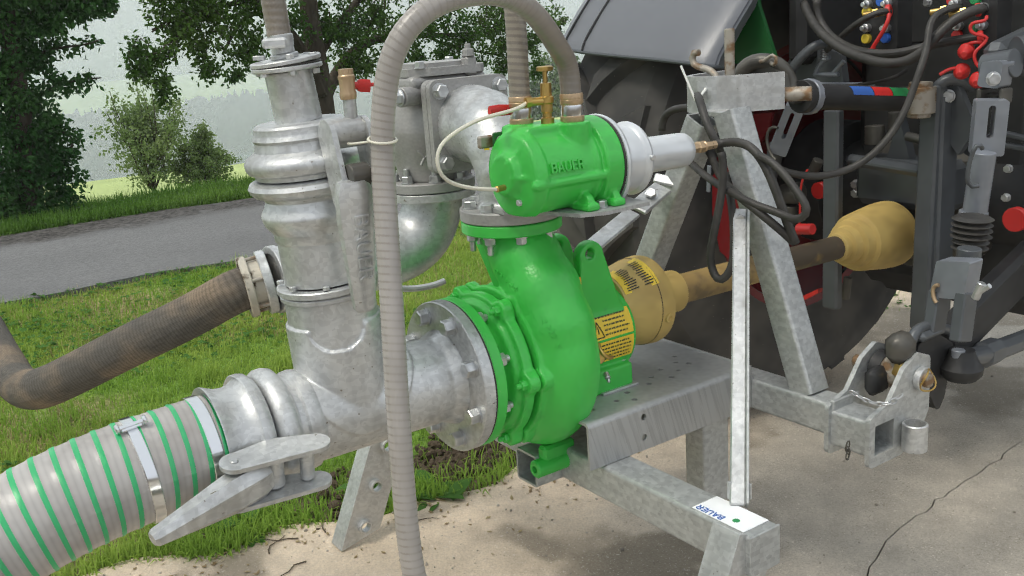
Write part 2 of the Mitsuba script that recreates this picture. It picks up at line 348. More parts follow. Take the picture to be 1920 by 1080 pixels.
# --- setting
def yard_col(p, n, uv):
    a = fbm(p.x * 1.6, p.y * 1.6, 0, 4); b = fbm(p.x * 14, p.y * 14, 2, 4); c = noise(p.x * 260, p.y * 260); e = noise(p.x * 170 + p.y * 60, p.y * 170 - p.x * 60, 3)
    t = smoothstep(1.15, 2.3, p.y - .25 * (p.x - 1.2))
    base = mix(mi.Color3f(.385, .35, .295), mi.Color3f(.52, .43, .325), smoothstep(.28, .72, a * .6 + t * .5))
    base = base * (.80 + .4 * b)
    stain = smoothstep(.57, .70, fbm(p.x * 3.1 + 5, p.y * 3.1, 1, 4))
    base = mix(base, mi.Color3f(.17, .145, .11), stain * .72)
    base = mix(base, mi.Color3f(.09, .08, .065), smoothstep(.88, .97, e) * .35)
    base = base * (.86 + .28 * noise(p.x * 330, p.y * 330, 5))
    return mix(base, mi.Color3f(.66, .61, .54), smoothstep(.84, .96, c) * .6)
scene['concrete'] = P_(proc(yard_col), 0.85, spec=.25, bump=(proc(lambda p, n, uv: fbm(p.x * 120, p.y * 120, 0, 3), 2e-3), 0.004))
def road_col(p, n, uv):
    a = fbm(p.x * .9, p.y * 1.7, 0, 4); c = noise(p.x * 90, p.y * 90); g = fbm(p.x * 5, p.y * 5, 4, 4)
    col = mi.Color3f(.128, .128, .128) * (.82 + .36 * a) * (.82 + .36 * c)
    edge = smoothstep(7.62, 8.0, p.y + .35 * (g - .5))
    col = mix(col, mi.Color3f(.06, .056, .053) * (.4 + 1.2 * noise(p.x * 42, p.y * 42, 2)), edge * smoothstep(.25, .5, g + .15))
    return col
scene['asphalt'] = P_(proc(road_col), 0.8, spec=.3, bump=(proc(lambda p, n, uv: fbm(p.x * 70, p.y * 70, 0, 3), 2e-3), 0.004))
def land_col(p, n, uv):
    s = p.y; f = fbm(p.x * .9, p.y * .9, 0, 3)
    near = mix(mi.Color3f(.11, .19, .035), mi.Color3f(.20, .17, .085), smoothstep(.42, .68, fbm(p.x * 2.2, p.y * 2.2, 5, 4)))
    near = near * (.6 + .8 * noise(p.x * 60, p.y * 60))
    soil = mix(mi.Color3f(.115, .092, .06), mi.Color3f(.05, .042, .03), smoothstep(.4, .65, fbm(p.x * 14, p.y * 14, 1, 4)))
    near = mix(near, soil, 1 - smoothstep(2.55, 2.85, p.y + .4 * (fbm(p.x * 3, p.y * 3, 9, 2) - .5)))
    meadow = mi.Color3f(.30, .36, .15) * (.85 + .3 * fbm(p.x * .15, p.y * .15, 0, 3))
    s2 = 60 + (s - 60) / 2.1; x2 = p.x / 2.1
    w = fbm(p.x * .0022 + 3, p.y * .0022, 0, 3)
    forest = mi.Color3f(.014, .036, .026)
    pasture = mi.Color3f(.20, .29, .085)
    wob = 40 * (fbm(p.x * .006, p.y * .006, 2, 3) - .5)
    band = smoothstep(640, 648, s2 + x2 * .12 + wob) * (1 - smoothstep(872, 880, s2 - x2 * .20 + wob)) * smoothstep(30, 38, x2 + wob) * (1 - smoothstep(330, 338, x2 + wob))
    far = mix(mix(pasture * .55, forest, smoothstep(300, 420, s2)), pasture * 1.3, dr.maximum(band, smoothstep(.60, .61, w) * smoothstep(880, 960, s2)))
    c = mix(near, meadow, smoothstep(12, 16, s))
    return mix(c, far, smoothstep(52, 58, s))
scene['land'] = P_(proc(land_col), 0.9, spec=.1, bump=(proc(lambda p, n, uv: fbm(p.x * 40, p.y * 40, 0, 3), 4e-3), 0.008))
def leafmat(c1, c2, sc, tr=.55):
    return {'type': 'twosided', 'bsdf': {'type': 'principled', 'base_color': proc(lambda p, n, uv: mix(mi.Color3f(c1), mi.Color3f(c2), fbm(p.x * sc, p.y * sc, p.z * sc, 2))), 'roughness': .5, 'specular': .35}} if tr == 0 else \
        {'type': 'principledthin', 'base_color': proc(lambda p, n, uv: mix(mi.Color3f(c1), mi.Color3f(c2), fbm(p.x * sc, p.y * sc, p.z * sc, 2))), 'roughness': .5, 'diff_trans': tr, 'spec_trans': 0.0}
scene['grass_blade'] = leafmat((.19, .36, .05), (.42, .52, .12), 2.6, .95)
scene['verge_blade'] = leafmat((.08, .18, .03), (.17, .29, .06), 1.6, .7)
scene['dry_blade'] = leafmat((.34, .30, .13), (.46, .40, .20), 9, .5)
scene['pear_leaf'] = leafmat((.032, .100, .020), (.125, .200, .045), 2.2, .7)
scene['dark_leaf'] = leafmat((.020, .075, .022), (.075, .160, .045), 2.5, .7)
scene['orchard_leaf'] = leafmat((.13, .21, .07), (.25, .32, .13), 2.0, .8)
scene['valley_leaf'] = leafmat((.05, .10, .04), (.14, .19, .07), .5, .5)
scene['weed_leaf'] = leafmat((.05, .13, .03), (.10, .20, .05), 12, .5)
scene['bark'] = P_(proc(lambda p, n, uv: mix(mi.Color3f(.030, .024, .018), mi.Color3f(.085, .07, .052), fbm(p.x * 30, p.y * 30, p.z * 9, 3))), 0.9, spec=.15)
scene['needle'] = P_((.014, .030, .018), 0.9, spec=.1)
scene['dry_twig'] = P_((.09, .07, .05), 0.85, spec=.2)
scene['pebble'] = P_(proc(lambda p, n, uv: mi.Color3f(.30, .27, .23) * (.4 + 1.2 * noise(p.x * 60, p.y * 60))), 0.85, spec=.2)


# ================================================================== THE SETTING
PROF = np.array([(-4000, 0), (9.35, 0), (10.2, -.10), (12, -.32), (14.5, -.80), (18, -1.25), (26, -2.1), (34, -2.9), (44, -3.85), (50, -4.7), (60, -9.5), (110, -22), (160, -30), (300, -47), (450, -49), (560, -49), (640, -45),
                 (760, -42), (900, -35), (1050, -14), (1350, 70), (1700, 130), (2000, 150), (4000, 150)], float)
FAR = 2.1
PROF[PROF[:, 0] > 60] = np.array([60, -9.5]) + FAR * (PROF[PROF[:, 0] > 60] - np.array([60, -9.5]))
def land_z(x, y):
    y0 = y - .02 * np.maximum(x - 40, 0) * (y > 9.4)
    z = np.interp(y0, PROF[:, 0], PROF[:, 1])
    far = np.clip((y - 60) / 600, 0, 1)
    q = np.stack([x / 440, y / 440, 0 * x], -1); q2 = np.stack([x / 9, y / 9, 0 * x], -1)
    z = z + far * 60 * (meshkit.fbm(q, 3, seed=3) - .5) + np.clip((y - 9.4) / 8, 0, 1) * .5 * (meshkit.fbm(q2, 3, seed=5) - .5)
    lawn = np.clip((y - 2.6) / .5, 0, 1) * np.clip((5.8 - y) / .4, 0, 1)
    z = z + lawn * .05 * (meshkit.fbm(np.stack([x / .8, y / .8, 0 * x], -1), 3, seed=8) - .3)
    return z - .03
gx = np.unique(np.r_[np.linspace(-3, 8, 90), np.linspace(8, 60, 60), np.linspace(60, 800, 90), np.linspace(800, 4000, 60), np.linspace(-40, -3, 40), np.linspace(-2500, -40, 40)])
gy = np.unique(np.r_[np.linspace(-60, 2, 14), np.linspace(2, 10.5, 90), np.linspace(10.5, 60, 110), np.linspace(60, 1000, 110), np.linspace(1000, 3000, 130), np.linspace(3000, 4200, 20)])
GX, GY = np.meshgrid(gx, gy, indexing='ij'); GZ = land_z(GX, GY)
i, j = np.meshgrid(np.arange(len(gx) - 1), np.arange(len(gy) - 1), indexing='ij'); m = len(gy)
q = np.stack([i * m + j, (i + 1) * m + j, (i + 1) * m + j + 1, i * m + j + 1], -1).reshape(-1, 4)
add('ground', tm(np.stack([GX, GY, GZ], -1).reshape(-1, 3), np.vstack([q[:, [0, 1, 2]], q[:, [0, 2, 3]]])), 'land', smooth=True, kind='structure', label='grassy ground falling away to the misty valley')

# concrete yard: two slabs parted by the open joint in front of the tractor
def edge_y(x): return 2.40 + .07 * np.sin(x * 2.3 + .4) + .05 * np.sin(x * 7.1) + .03 * np.sin(x * 17) + .12 * np.clip((.9 - x), 0, 1) - .16 * np.exp(-((x - 1.15) / .25) ** 2)
xs = np.r_[np.linspace(-1.5, 2.05, 90)]
north = [(x, edge_y(x)) for x in xs] + [(2.2, 2.75), (2.35, 3.3), (2.6, 3.5), (3.6, 2.78), (4.4, 2.7), (9, 2.9)]
joint = [(.95, .2), (1.25, .62), (1.52, 1.02), (1.70, 1.20), (1.822, 1.275), (1.95, 1.318), (2.126, 1.345), (2.40, 1.372), (2.724, 1.40), (3.1, 1.44), (4.0, 1.55), (9, 2.3)]
jr = []
for a, b in zip(joint[:-1], joint[1:]):
    for t in np.linspace(0, 1, max(2, int(math.dist(a, b) / .03)))[:-1]:
        jr.append((a[0] + (b[0] - a[0]) * t + rng.normal(0, .0042), a[1] + (b[1] - a[1]) * t + rng.normal(0, .0042)))
jr.append(joint[-1])
slab = Polygon(north + [(9, -4), (-1.5, -4)])
south = Polygon(jr + [(9, -4.5), (.2, -4.5)]).buffer(0)
cut = LineString(jr).buffer(.0021)
def sheet(poly, z, t):
    ms = []
    for g in getattr(poly, 'geoms', [poly]):
        m = trimesh.creation.extrude_polygon(g, t, engine='earcut'); m.apply_translation((0, 0, z - t)); ms.append(m)
    return cat(*ms)
add('concrete_yard', sheet(slab.difference(south).difference(cut), 0, .05), 'concrete', smooth=False, kind='structure', label='sandy concrete yard slab under the pump stand')
add('concrete_yard', sheet(slab.intersection(south).difference(cut), 0.001, .05), 'concrete', smooth=False, kind='structure', label='grey concrete slab beyond the open joint')
rd = [(x, 5.92 + .06 * np.sin(x * 1.7) + .04 * np.sin(x * 5.3)) for x in np.linspace(-14, 30, 160)] + [(x, 8.28 + .10 * np.sin(x * 1.1) + .06 * np.sin(x * 4.1)) for x in np.linspace(30, -14, 160)]
add('road', sheet(Polygon(rd), .006, .05), 'asphalt', smooth=False, kind='structure', label='narrow grey asphalt lane past the lawn')

# grass: single blades
def blades(n, sample, hl, hw, lean=.5, curve=.5):
    p = sample(n); n = len(p); a = rng.random(n) * 2 * np.pi; L = hl * rng.uniform(.45, 1.25, n); W = hw * rng.uniform(.6, 1.3, n)
    ln = np.abs(rng.normal(0, lean, n)); d = np.stack([np.cos(a), np.sin(a), 0 * a], 1); s = np.stack([-np.sin(a), np.cos(a), 0 * a], 1)
    up = np.array([0, 0, 1.])
    m1 = p + (d * np.sin(ln * .6)[:, None] + up * np.cos(ln * .6)[:, None]) * (L * .55)[:, None]
    m2 = m1 + (d * np.sin(ln * (1.2 + curve))[:, None] + up * np.cos(ln * (1.2 + curve))[:, None]) * (L * .45)[:, None]
    V = np.stack([p - s * W[:, None] / 2, p + s * W[:, None] / 2, m1 - s * W[:, None] * .42, m1 + s * W[:, None] * .42, m2], 1).reshape(-1, 3)
    F = (np.array([[0, 1, 3], [0, 3, 2], [2, 3, 4]])[None] + np.arange(n)[:, None, None] * 5).reshape(-1, 3)
    return tm(V, F)
def lawn(n):
    x = rng.uniform(-1.4, 3.9, n); y = rng.uniform(2.3, 6.05, n)
    e = np.where(x < 2.05, edge_y(np.minimum(x, 2.05)), 2.9 + .6 * np.clip(2.6 - x, -1, 1)) + .02
    den = meshkit.fbm(np.stack([x * 1.7, y * 1.7, 0 * x], 1), 3, seed=11)
    bare = np.exp(-(((x - 1.55) / .35) ** 2 + ((y - 2.50) / .20) ** 2))
    keep = (y > e) & (rng.random(n) < np.clip(.30 + 1.5 * (den - .28), .12, 1) * (1 - .93 * bare)) & (rng.random(n) < np.clip((y - e) / .25, .18, 1)) & (y < 5.98 + .06 * np.sin(x * 9))
    x, y = x[keep], y[keep]; return np.stack([x, y, land_z(x, y)], 1)
add('grass', blades(190000, lawn, .046, .0042, .7), 'grass_blade', smooth=False, label='bright green lawn between yard and lane', cat='grass', kind='stuff')
def tufts(n):
    c = lawn(600); c = c[(meshkit.noise(c * 2.1 + 5) > .45)]; k = rng.integers(0, len(c), n)
    p = c[k] + np.c_[rng.normal(0, .03, (n, 2)), np.zeros(n)]; p = p[p[:, 1] > np.where(p[:, 0] < 2.05, edge_y(np.minimum(p[:, 0], 2.05)), 2.9)]; return p
add('tall_grass', blades(9000, tufts, .085, .0045, .5), 'grass_blade', smooth=False, label='taller tufts of grass in the lawn', cat='grass', kind='stuff')
def fringe(n):
    x = rng.uniform(-1.2, 2.0, n); y = edge_y(x) + np.abs(rng.normal(0, .09, n)) - .02
    k = rng.random(n) < np.clip(1.25 * meshkit.noise(np.stack([x * 5, y * 0, 0 * x], 1), 4) - .1, .05, 1) * np.where(x > 1.25, .18, 1)
    return np.stack([x, y, 0 * x - .02], 1)[k]
add('edge_grass', blades(16000, fringe, .080, .0048, .85), 'grass_blade', smooth=False, label='unmown grass hanging over the concrete edge', cat='grass', kind='stuff')
def clover(n):
    c = lawn(n); c = c[meshkit.noise(c * 1.6 + 71) > .5]; k = np.repeat(np.arange(len(c)), 3); a = np.tile(np.arange(3) * 2.094, len(c)) + np.repeat(rng.random(len(c)) * 6, 3)
    h = np.repeat(rng.uniform(.022, .045, len(c)), 3); r = np.repeat(rng.uniform(.006, .011, len(c)), 3); o = c[k] + np.stack([np.cos(a) * r, np.sin(a) * r, h], 1)
    t_ = np.arange(6) * np.pi / 3; tilt = rng.normal(0, .35, (len(o), 2))
    dx, dy = np.cos(t_)[None] * r[:, None], np.sin(t_)[None] * r[:, None]
    V = o[:, None] + np.stack([dx, dy, dx * tilt[:, :1] + dy * tilt[:, 1:]], -1)
    F = (np.array([[0, 1, 2], [0, 2, 3], [0, 3, 4], [0, 4, 5]])[None] + np.arange(len(o))[:, None, None] * 6).reshape(-1, 3)
    return tm(V.reshape(-1, 3), F)
add('clover', clover(9000), 'weed_leaf', smooth=False, label='patches of clover leaves in the lawn', cat='clover', kind='stuff')
def dry(n):
    p = lawn(n); return p[meshkit.noise(p * 2.3 + 31) > .52]
add('dry_grass', blades(42000, dry, .050, .004, .9), 'dry_blade', smooth=False, label='dry straw coloured blades among the lawn', cat='grass', kind='stuff')
def verge(n):
    x = rng.uniform(-1.5, 9, n); y = 8.32 + np.abs(rng.normal(0, .5, n)); k = y < 9.9; x, y = x[k], y[k]; return np.stack([x, y, land_z(x, y)], 1)
add('verge_grass', blades(60000, verge, .12, .010, .5), 'verge_blade', smooth=False, label='green verge along the far side of the lane', cat='grass', kind='stuff')
def rear(n):
    x = rng.uniform(3.45, 5.2, n); y = 2.62 + rng.random(n) * 1.3 + .06 * (x - 3.5); k = y > 2.72; return np.stack([x, y, 0 * x - .02], 1)[k]
add('rear_grass', blades(16000, rear, .16, .007, .6), 'verge_blade', smooth=False, label='rough grass beyond the yard behind the tractor', cat='grass', kind='stuff')

# broad-leaved weeds at the concrete edge
def leaf_blade(p, a, L, W, pitch, droop):
    d = np.array([math.cos(a), math.sin(a), 0]); s = np.array([-d[1], d[0], 0]); V, F = [], []
    n = 6
    for k in range(n + 1):
        t = k / n; w = W * math.sin(math.pi * min(1, t * .93 + .07)) ** .8 * .5
        c = A3(p) + d * L * t * math.cos(pitch) + np.array([0, 0, 1]) * (L * t * math.sin(pitch) - droop * L * t * t)
        V += [c - s * w + (0, 0, .12 * w), c + (0, 0, -.1 * w), c + s * w + (0, 0, .12 * w)]
    for k in range(n):
        for e in (0, 1):
            b = 3 * k + e; F += [[b, b + 1, b + 4], [b, b + 4, b + 3]]
    return tm(V, F)
for (wx, wy, nl, sz, lb) in ((1.25, 2.30, 7, .13, 'weed with broad leaves beside the hanging hose at the concrete edge'), (.72, 2.52, 9, .12, 'broad-leaved weed below the lever handle at the lawn edge'),
                             (1.12, 2.46, 6, .10, 'small broad-leaved weed behind the holed stand leg')):
    t = thing('weed_plant', lb, 'weed')
    for k in range(nl):
        add('leaf', leaf_blade((wx + rng.normal(0, .02), wy + rng.normal(0, .02), -.01), k * 2.4 + rng.random(), sz * rng.uniform(.7, 1.2), sz * .42, rng.uniform(.3, .9), rng.uniform(.3, .7)), 'weed_leaf', t, smooth=True)

# loose things on the concrete: twigs, crumbs
def twig(p, a, L, r):
    n = 5; P = [A3(p)]
    for k in range(n): a += rng.normal(0, .35); P.append(P[-1] + np.array([math.cos(a), math.sin(a), 0]) * L / n)
    P = np.array(P); P[:, 2] = r + .002; return sweep(P, np.linspace(r, r * .4, n + 1), 5)[0]
for p, a, L, lb in (((0.738, 2.318, 0.000), .9, .10, 'dry twig nearest the striped hose on the sandy concrete edge'), ((0.797, 2.212, 0.000), 2.9, .16, 'longest dry twig on the concrete, left of the hanging hose'), ((0.829, 2.339, 0.000), 2.0, .14, 'dry twig half in the grass below the lever handle'),
                    ((1.087, 2.212, 0.000), .0, .10, 'dry twig behind the hanging hose beside the slanting leg'), ((0.900, 2.322, 0.000), 1.2, .12, 'dry twig just left of the slanting leg foot')):
    add('twig', twig(p, a, L, .0022), 'dry_twig', label=lb, cat='twig', group='dry twigs on the concrete edge')
ms = []
for k in range(420):
    x = rng.uniform(.2, 3.2); y = rng.uniform(.4, 2.42) if rng.random() < .5 else edge_y(min(x, 2.0)) - abs(rng.normal(0, .22))
    r = rng.uniform(.0012, .005) * (1.4 if rng.random() < .05 else 1)
    s = trimesh.creation.icosphere(0, r); s.vertices = s.vertices * rng.uniform(.5, 1.3, 3) + (x, y, r * .4); ms.append(s)
add('crumbs', cat(*ms), 'pebble', smooth=False, label='small stones and crumbs scattered on the concrete', cat='crumbs', kind='stuff')
ms = []
for k in range(700):
    x = 1.45 + rng.normal(0, .3); y = 2.5 + rng.normal(0, .10); r = rng.uniform(.004, .016)
    s = trimesh.creation.icosphere(1, r); s.vertices = s.vertices * rng.uniform(.6, 1.3, 3) * (1 + .25 * rng.normal(0, .5, (len(s.vertices), 1))) + (x, y, -.018 + r * .3); ms.append(s)
n_ = 260; x = rng.uniform(.2, 2.0, n_); y = edge_y(x) - np.abs(rng.normal(0, .16, n_)) + .02
scene['dead_leaf'] = P_(proc(lambda p, n, uv: mix(mi.Color3f(.16, .10, .05), mi.Color3f(.30, .24, .12), noise(p.x * 30, p.y * 30))), .8, spec=.2)
C_ = np.stack([x, y, np.full(n_, .003)], 1); a = rng.random(n_) * 6.28; L_ = rng.uniform(.004, .012, n_)[:, None]; d = np.stack([np.cos(a), np.sin(a), rng.normal(.1, .2, n_)], 1); sd = np.stack([-np.sin(a), np.cos(a), rng.normal(0, .3, n_)], 1)
V = np.stack([C_ - d * L_, C_ + sd * L_ * .4, C_ + d * L_, C_ - sd * L_ * .4], 1); V[..., 2] = np.maximum(np.abs(V[..., 2]), .0025); V = V.reshape(-1, 3)
add('leaf_litter', tm(V, (np.array([[0, 1, 2], [0, 2, 3]])[None] + np.arange(n_)[:, None, None] * 4).reshape(-1, 3)), 'dead_leaf', smooth=False, label='dry leaf scraps along the lawn edge of the concrete', cat='leaf litter', kind='stuff')
scene['soil'] = P_((.075, .058, .040), .95, spec=.1)
add('soil_clods', cat(*ms), 'soil', smooth=False, label='dark loose soil at the lawn edge behind the pump', cat='soil', kind='stuff')

# ------------------------------------------------------------------ trees
def leaves(C, L, W, spread=None):
    """one bent rhombic leaf at each row of C, random pose, hanging a little"""
    n = len(C); a = rng.random(n) * 2 * np.pi; pt = rng.normal(-.45, .6, n)
    d = np.stack([np.cos(a) * np.cos(pt), np.sin(a) * np.cos(pt), np.sin(pt)], 1)
    s = np.cross(d, rng.normal(0, 1, (n, 3))); s /= np.linalg.norm(s, axis=1, keepdims=True); w = np.cross(d, s)
    L = L * rng.uniform(.65, 1.25, n)[:, None]; W = W * rng.uniform(.7, 1.2, n)[:, None]
    V = np.stack([C, C + d * L * .5 + s * W * .5 + w * W * .12, C + d * L, C + d * L * .5 - s * W * .5 + w * W * .12], 1).reshape(-1, 3)
    F = (np.array([[0, 1, 2], [0, 2, 3]])[None] + np.arange(n)[:, None, None] * 4).reshape(-1, 3)
    return tm(V, F)
def limb(P, r0, r1, n=9):
    q = spline(P, step=.06) if len(P) > 2 else spline(P, n=8); return sweep(q, np.linspace(r0, r1, len(q)), n)[0], q
def twigs_from(q, count, L, start=.15, droop=.2, up=.2):
    """random side shoots along a limb; returns list of polylines"""
    out = []
    for k in range(count):
        t = rng.uniform(start, 1); b = q[int(t * (len(q) - 1))]; d = unit(rng.normal(0, 1, 3) + (0, 0, up)); l = L * rng.uniform(.4, 1.1) * (1.15 - .5 * t)
        out.append(np.array([b, b + d * l * .5 + (0, 0, .02), b + d * l + (0, 0, -droop * l)]))
    return out
def leaf_points(tw, per, sp):
    C = []
    for w in tw:
        t = rng.uniform(.15, 1.08, per); t2 = np.clip(t, 0, 1)[:, None]
        C.append(w[0] * (1 - t2) ** 2 + 2 * w[1] * t2 * (1 - t2) + w[2] * t2 ** 2 + rng.normal(0, sp, (per, 3)))
    return np.vstack(C)
# the old pear tree over the lane
t = thing('pear_tree', 'old spreading pear tree with dark trunk beyond the lane behind the pump', 'tree')
TR = [(4.408, 9.750, -0.666), (4.361, 9.750, -0.135), (4.357, 9.750, 0.319), (4.362, 9.750, 0.652), (4.324, 9.700, 1.091), (4.257, 9.600, 1.462), (4.238, 9.500, 1.968), (4.338, 9.400, 2.645)]
m, q = limb(TR, .135, .07, 14); add('trunk', m, 'bark', t, smooth=True)
LIMBS = [([(4.335, 9.700, 0.710), (4.100, 9.550, 1.184), (3.811, 9.300, 1.474), (3.526, 9.100, 1.695), (3.238, 8.900, 1.944)], .075, .03),
         ([(3.811, 9.300, 1.474), (3.491, 9.200, 1.545), (3.269, 9.100, 1.391), (3.107, 9.000, 1.211)], .03, .012),
         ([(4.355, 9.750, 0.597), (4.573, 9.900, 0.852), (4.958, 10.100, 1.134), (5.439, 10.300, 1.251), (6.173, 10.600, 1.238), (7.071, 10.800, 1.228)], .07, .02),
         ([(4.324, 9.700, 1.091), (4.693, 9.800, 1.447), (5.163, 9.900, 1.813), (5.849, 10.000, 2.137)], .05, .02),
         ([(3.526, 9.100, 1.695), (3.179, 9.000, 1.635), (2.804, 8.900, 1.579), (2.457, 8.800, 1.440)], .028, .008),
         ([(3.238, 8.900, 1.944), (2.784, 8.800, 1.948), (2.375, 8.700, 1.782)], .03, .01),
         ([(5.439, 10.300, 1.251), (5.829, 10.200, 1.519), (6.430, 10.200, 1.791), (7.271, 10.300, 1.894)], .03, .012),
         ([(6.173, 10.600, 1.238), (6.610, 10.600, 1.059), (7.303, 10.700, 0.913), (7.670, 10.700, 0.751)], .02, .008)]
tw, qs = [], []
for P, a, b in LIMBS:
    m, q = limb(P, a, b); add('limb', m, 'bark', t, smooth=True); qs.append(q)
CL = [((2.280, 8.800, 1.298), .10), ((2.320, 8.800, 1.141), .10), ((2.461, 8.800, 1.041), .10), ((2.465, 8.800, 0.923), .07), ((2.496, 8.800, 1.261), .14), ((2.734, 8.900, 1.426), .17), ((2.873, 8.900, 1.258), .16), ((2.923, 8.900, 1.116), .10), ((2.685, 8.800, 1.603), .22), ((3.035, 8.900, 1.545), .22),
      ((3.288, 9.000, 1.183), .12), ((3.190, 9.000, 1.024), .07), ((3.387, 9.000, 1.343), .14), ((3.497, 9.100, 1.121), .10), ((3.184, 8.900, 1.901), .32), ((2.575, 8.700, 1.945), .30), ((3.711, 9.200, 2.004), .35), ((3.465, 9.100, 1.627), .2), ((3.968, 9.400, 1.520), .15),
      ((4.679, 9.800, 1.339), .30), ((5.060, 9.900, 1.486), .30), ((4.818, 9.900, 1.056), .18), ((4.998, 9.900, 0.958), .10), ((4.735, 9.900, 0.895), .12), ((5.609, 10.100, 1.293), .30), ((6.034, 10.200, 1.450), .34), ((6.510, 10.300, 1.184), .30), ((6.976, 10.400, 1.348), .34), ((7.256, 10.500, 1.012), .20),
      ((5.829, 10.300, 0.985), .15), ((6.252, 10.400, 0.986), .15), ((6.703, 10.400, 0.921), .16), ((7.224, 10.600, 0.786), .10), ((7.669, 10.600, 1.120), .22), ((7.421, 10.500, 1.522), .3), ((5.182, 9.900, 1.976), .40), ((6.159, 10.200, 1.976), .45), ((7.114, 10.400, 2.030), .45), ((4.427, 9.600, 1.971), .35), ((7.882, 10.700, 0.700), .12), ((8.178, 10.800, 1.299), .25),
      ((5.361, 10.000, 1.075), .14), ((4.406, 9.700, 1.458), .2), ((2.841, 8.800, 1.728), .25)]
for c, r in CL:
    for k in range(int(26 * (r / .2) ** 1.6) + 5):
        b = A3(c) + rng.normal(0, .42 * r, 3); d = unit(rng.normal(0, 1, 3) + (0, 0, -.25)); l = r * rng.uniform(.5, 1.0)
        tw.append(np.array([b - d * l * .5, b, b + d * l * .5 + (0, 0, -.15 * l)]))
for q in qs: tw += twigs_from(q, 14, .35)
sel = tw[::2]
add('twigs', cat(*[sweep(w, np.array([.006, .004, .002]), 4, caps=False)[0] for w in sel]), 'bark', t, smooth=False, kind='stuff')
add('crown', leaves(leaf_points(tw, 17, .028), .052, .032), 'pear_leaf', t, smooth=False, kind='stuff')

# dark dense tree at the left edge of the lane
t = thing('dark_tree', 'dense dark leafy tree at the left beyond the lane', 'tree')
TR = [(1.286, 9.050, -0.093), (1.348, 9.050, 0.484), (1.376, 9.000, 1.133), (1.411, 9.000, 1.756), (1.517, 9.000, 2.747)]
m, q = limb(TR, .11, .05, 12); add('trunk', m, 'bark', t, smooth=True)
tw = []
LB = [([(1.373, 9.000, 1.006), (1.656, 9.000, 1.345), (1.899, 8.950, 1.371), (2.041, 8.900, 1.403)], .02), ([(1.355, 9.000, 0.792), (1.689, 9.000, 1.063), (1.915, 8.950, 1.096), (2.011, 8.900, 1.097)], .018), ([(1.390, 9.000, 1.427), (1.719, 9.000, 1.701), (2.112, 8.900, 1.699), (2.225, 8.900, 1.608)], .025),
      ([(1.332, 9.000, 0.489), (1.532, 9.000, 0.641), (1.664, 8.900, 0.674), (1.647, 8.900, 0.455)], .02), ([(1.314, 9.000, 0.225), (1.510, 8.950, 0.335), (1.665, 8.900, 0.317), (1.671, 8.900, 0.226)], .018), ([(1.411, 9.000, 1.756), (1.730, 9.000, 1.991), (2.068, 8.900, 1.932)], .03)]
for P, a in LB:
    m, q = limb(P, a, .006); add('limb', m, 'bark', t, smooth=True); tw += twigs_from(q, 16, .15, .35)
CL = [((1.160, 9.000, 0.159), .24), ((1.354, 9.000, 0.106), .2), ((1.536, 9.000, 0.191), .14), ((1.246, 9.000, 0.413), .26), ((1.453, 9.000, 0.429), .22), ((1.594, 8.950, 0.458), .10), ((1.261, 9.000, 0.716), .26), ((1.466, 9.000, 0.736), .2), ((1.590, 8.950, 0.790), .09), ((1.295, 9.000, 1.013), .25), ((1.452, 9.000, 0.998), .16),
      ((1.321, 9.000, 1.264), .22), ((1.525, 9.000, 1.291), .16), ((1.483, 9.000, 1.504), .20), ((1.689, 9.000, 1.534), .14), ((1.489, 9.000, 1.752), .3), ((1.719, 9.000, 1.701), .2), ((1.881, 9.000, 1.694), .16), ((1.976, 8.900, 1.642), .1), ((1.494, 9.000, 1.997), .4), ((1.884, 9.000, 1.945), .3), ((0.877, 9.000, 0.334), .4), ((0.959, 9.000, 1.169), .5), ((1.177, 9.000, 1.926), .5), ((2.152, 8.900, 1.684), .08), ((1.533, 8.900, 0.043), .08), ((1.213, 9.000, 0.007), .12), ((1.058, 9.000, 0.042), .15)]
for c, r in CL:
    r = r * .70
    for k in range(int(36 * (r / .2) ** 1.7) + 5):
        b = A3(c) + rng.normal(0, .5 * r, 3); d = unit(rng.normal(0, 1, 3)); l = r * rng.uniform(.5, 1.0)
        tw.append(np.array([b - d * l * .5, b, b + d * l * .5 + (0, 0, -.1 * l)]))
add('crown', leaves(leaf_points(tw, 24, .03), .056, .034), 'dark_leaf', t, smooth=False, kind='stuff')

def bushy(name, label, base, H, R, stems, per, leafL, mat, seedup=.9, group=None):
    t = thing(name, label, 'tree', group)
    base = A3(base); ms, tw = [], []
    trunk, q0 = limb([base - (0, 0, .3), base + (0, 0, .12 * H), base + (.02 * H, 0, .28 * H)], .016 * H + .006, .011 * H + .004, 7); ms.append(trunk)
    for k in range(stems):
        a = k * 2.4 + rng.random() * .8; tilt = rng.uniform(.05, 1.0) ** .8; top = base + np.array([math.cos(a) * R * tilt, math.sin(a) * R * tilt, H * rng.uniform(.62, 1.0) * (1 - .35 * tilt ** 2)])
        s = q0[-1] if k % 2 else q0[len(q0) // 2]
        m, q = limb([s, s * .55 + top * .45 + (math.cos(a) * R * .12, math.sin(a) * R * .12, -.02 * H), top], .008 * H, .002 * H, 5); ms.append(m)
        tw += twigs_from(q, 9, .24 * H, .25, .1, .5)
        tw.append(np.array([q[len(q) // 2], q[int(len(q) * .8)], q[-1]]))
    add('trunk', cat(*ms), 'bark', t, smooth=True)
    add('crown', leaves(leaf_points(tw, per, .022 * H), leafL, leafL * .6), mat, t, smooth=False, kind='stuff')
def on_land(p): return (p[0], p[1], float(land_z(np.array(p[0]), np.array(p[1]))))
bushy('orchard_tree', 'young slender orchard tree with upright shoots standing beyond the verge', on_land((3.941, 15.343, -0.954)), 2.0, .66, 22, 26, .064, 'orchard_leaf')
bushy('orchard_shrub', 'rounded bushy orchard tree right of the slender young one', on_land((4.753, 15.414, -0.970)), 1.15, .52, 24, 28, .060, 'orchard_leaf')
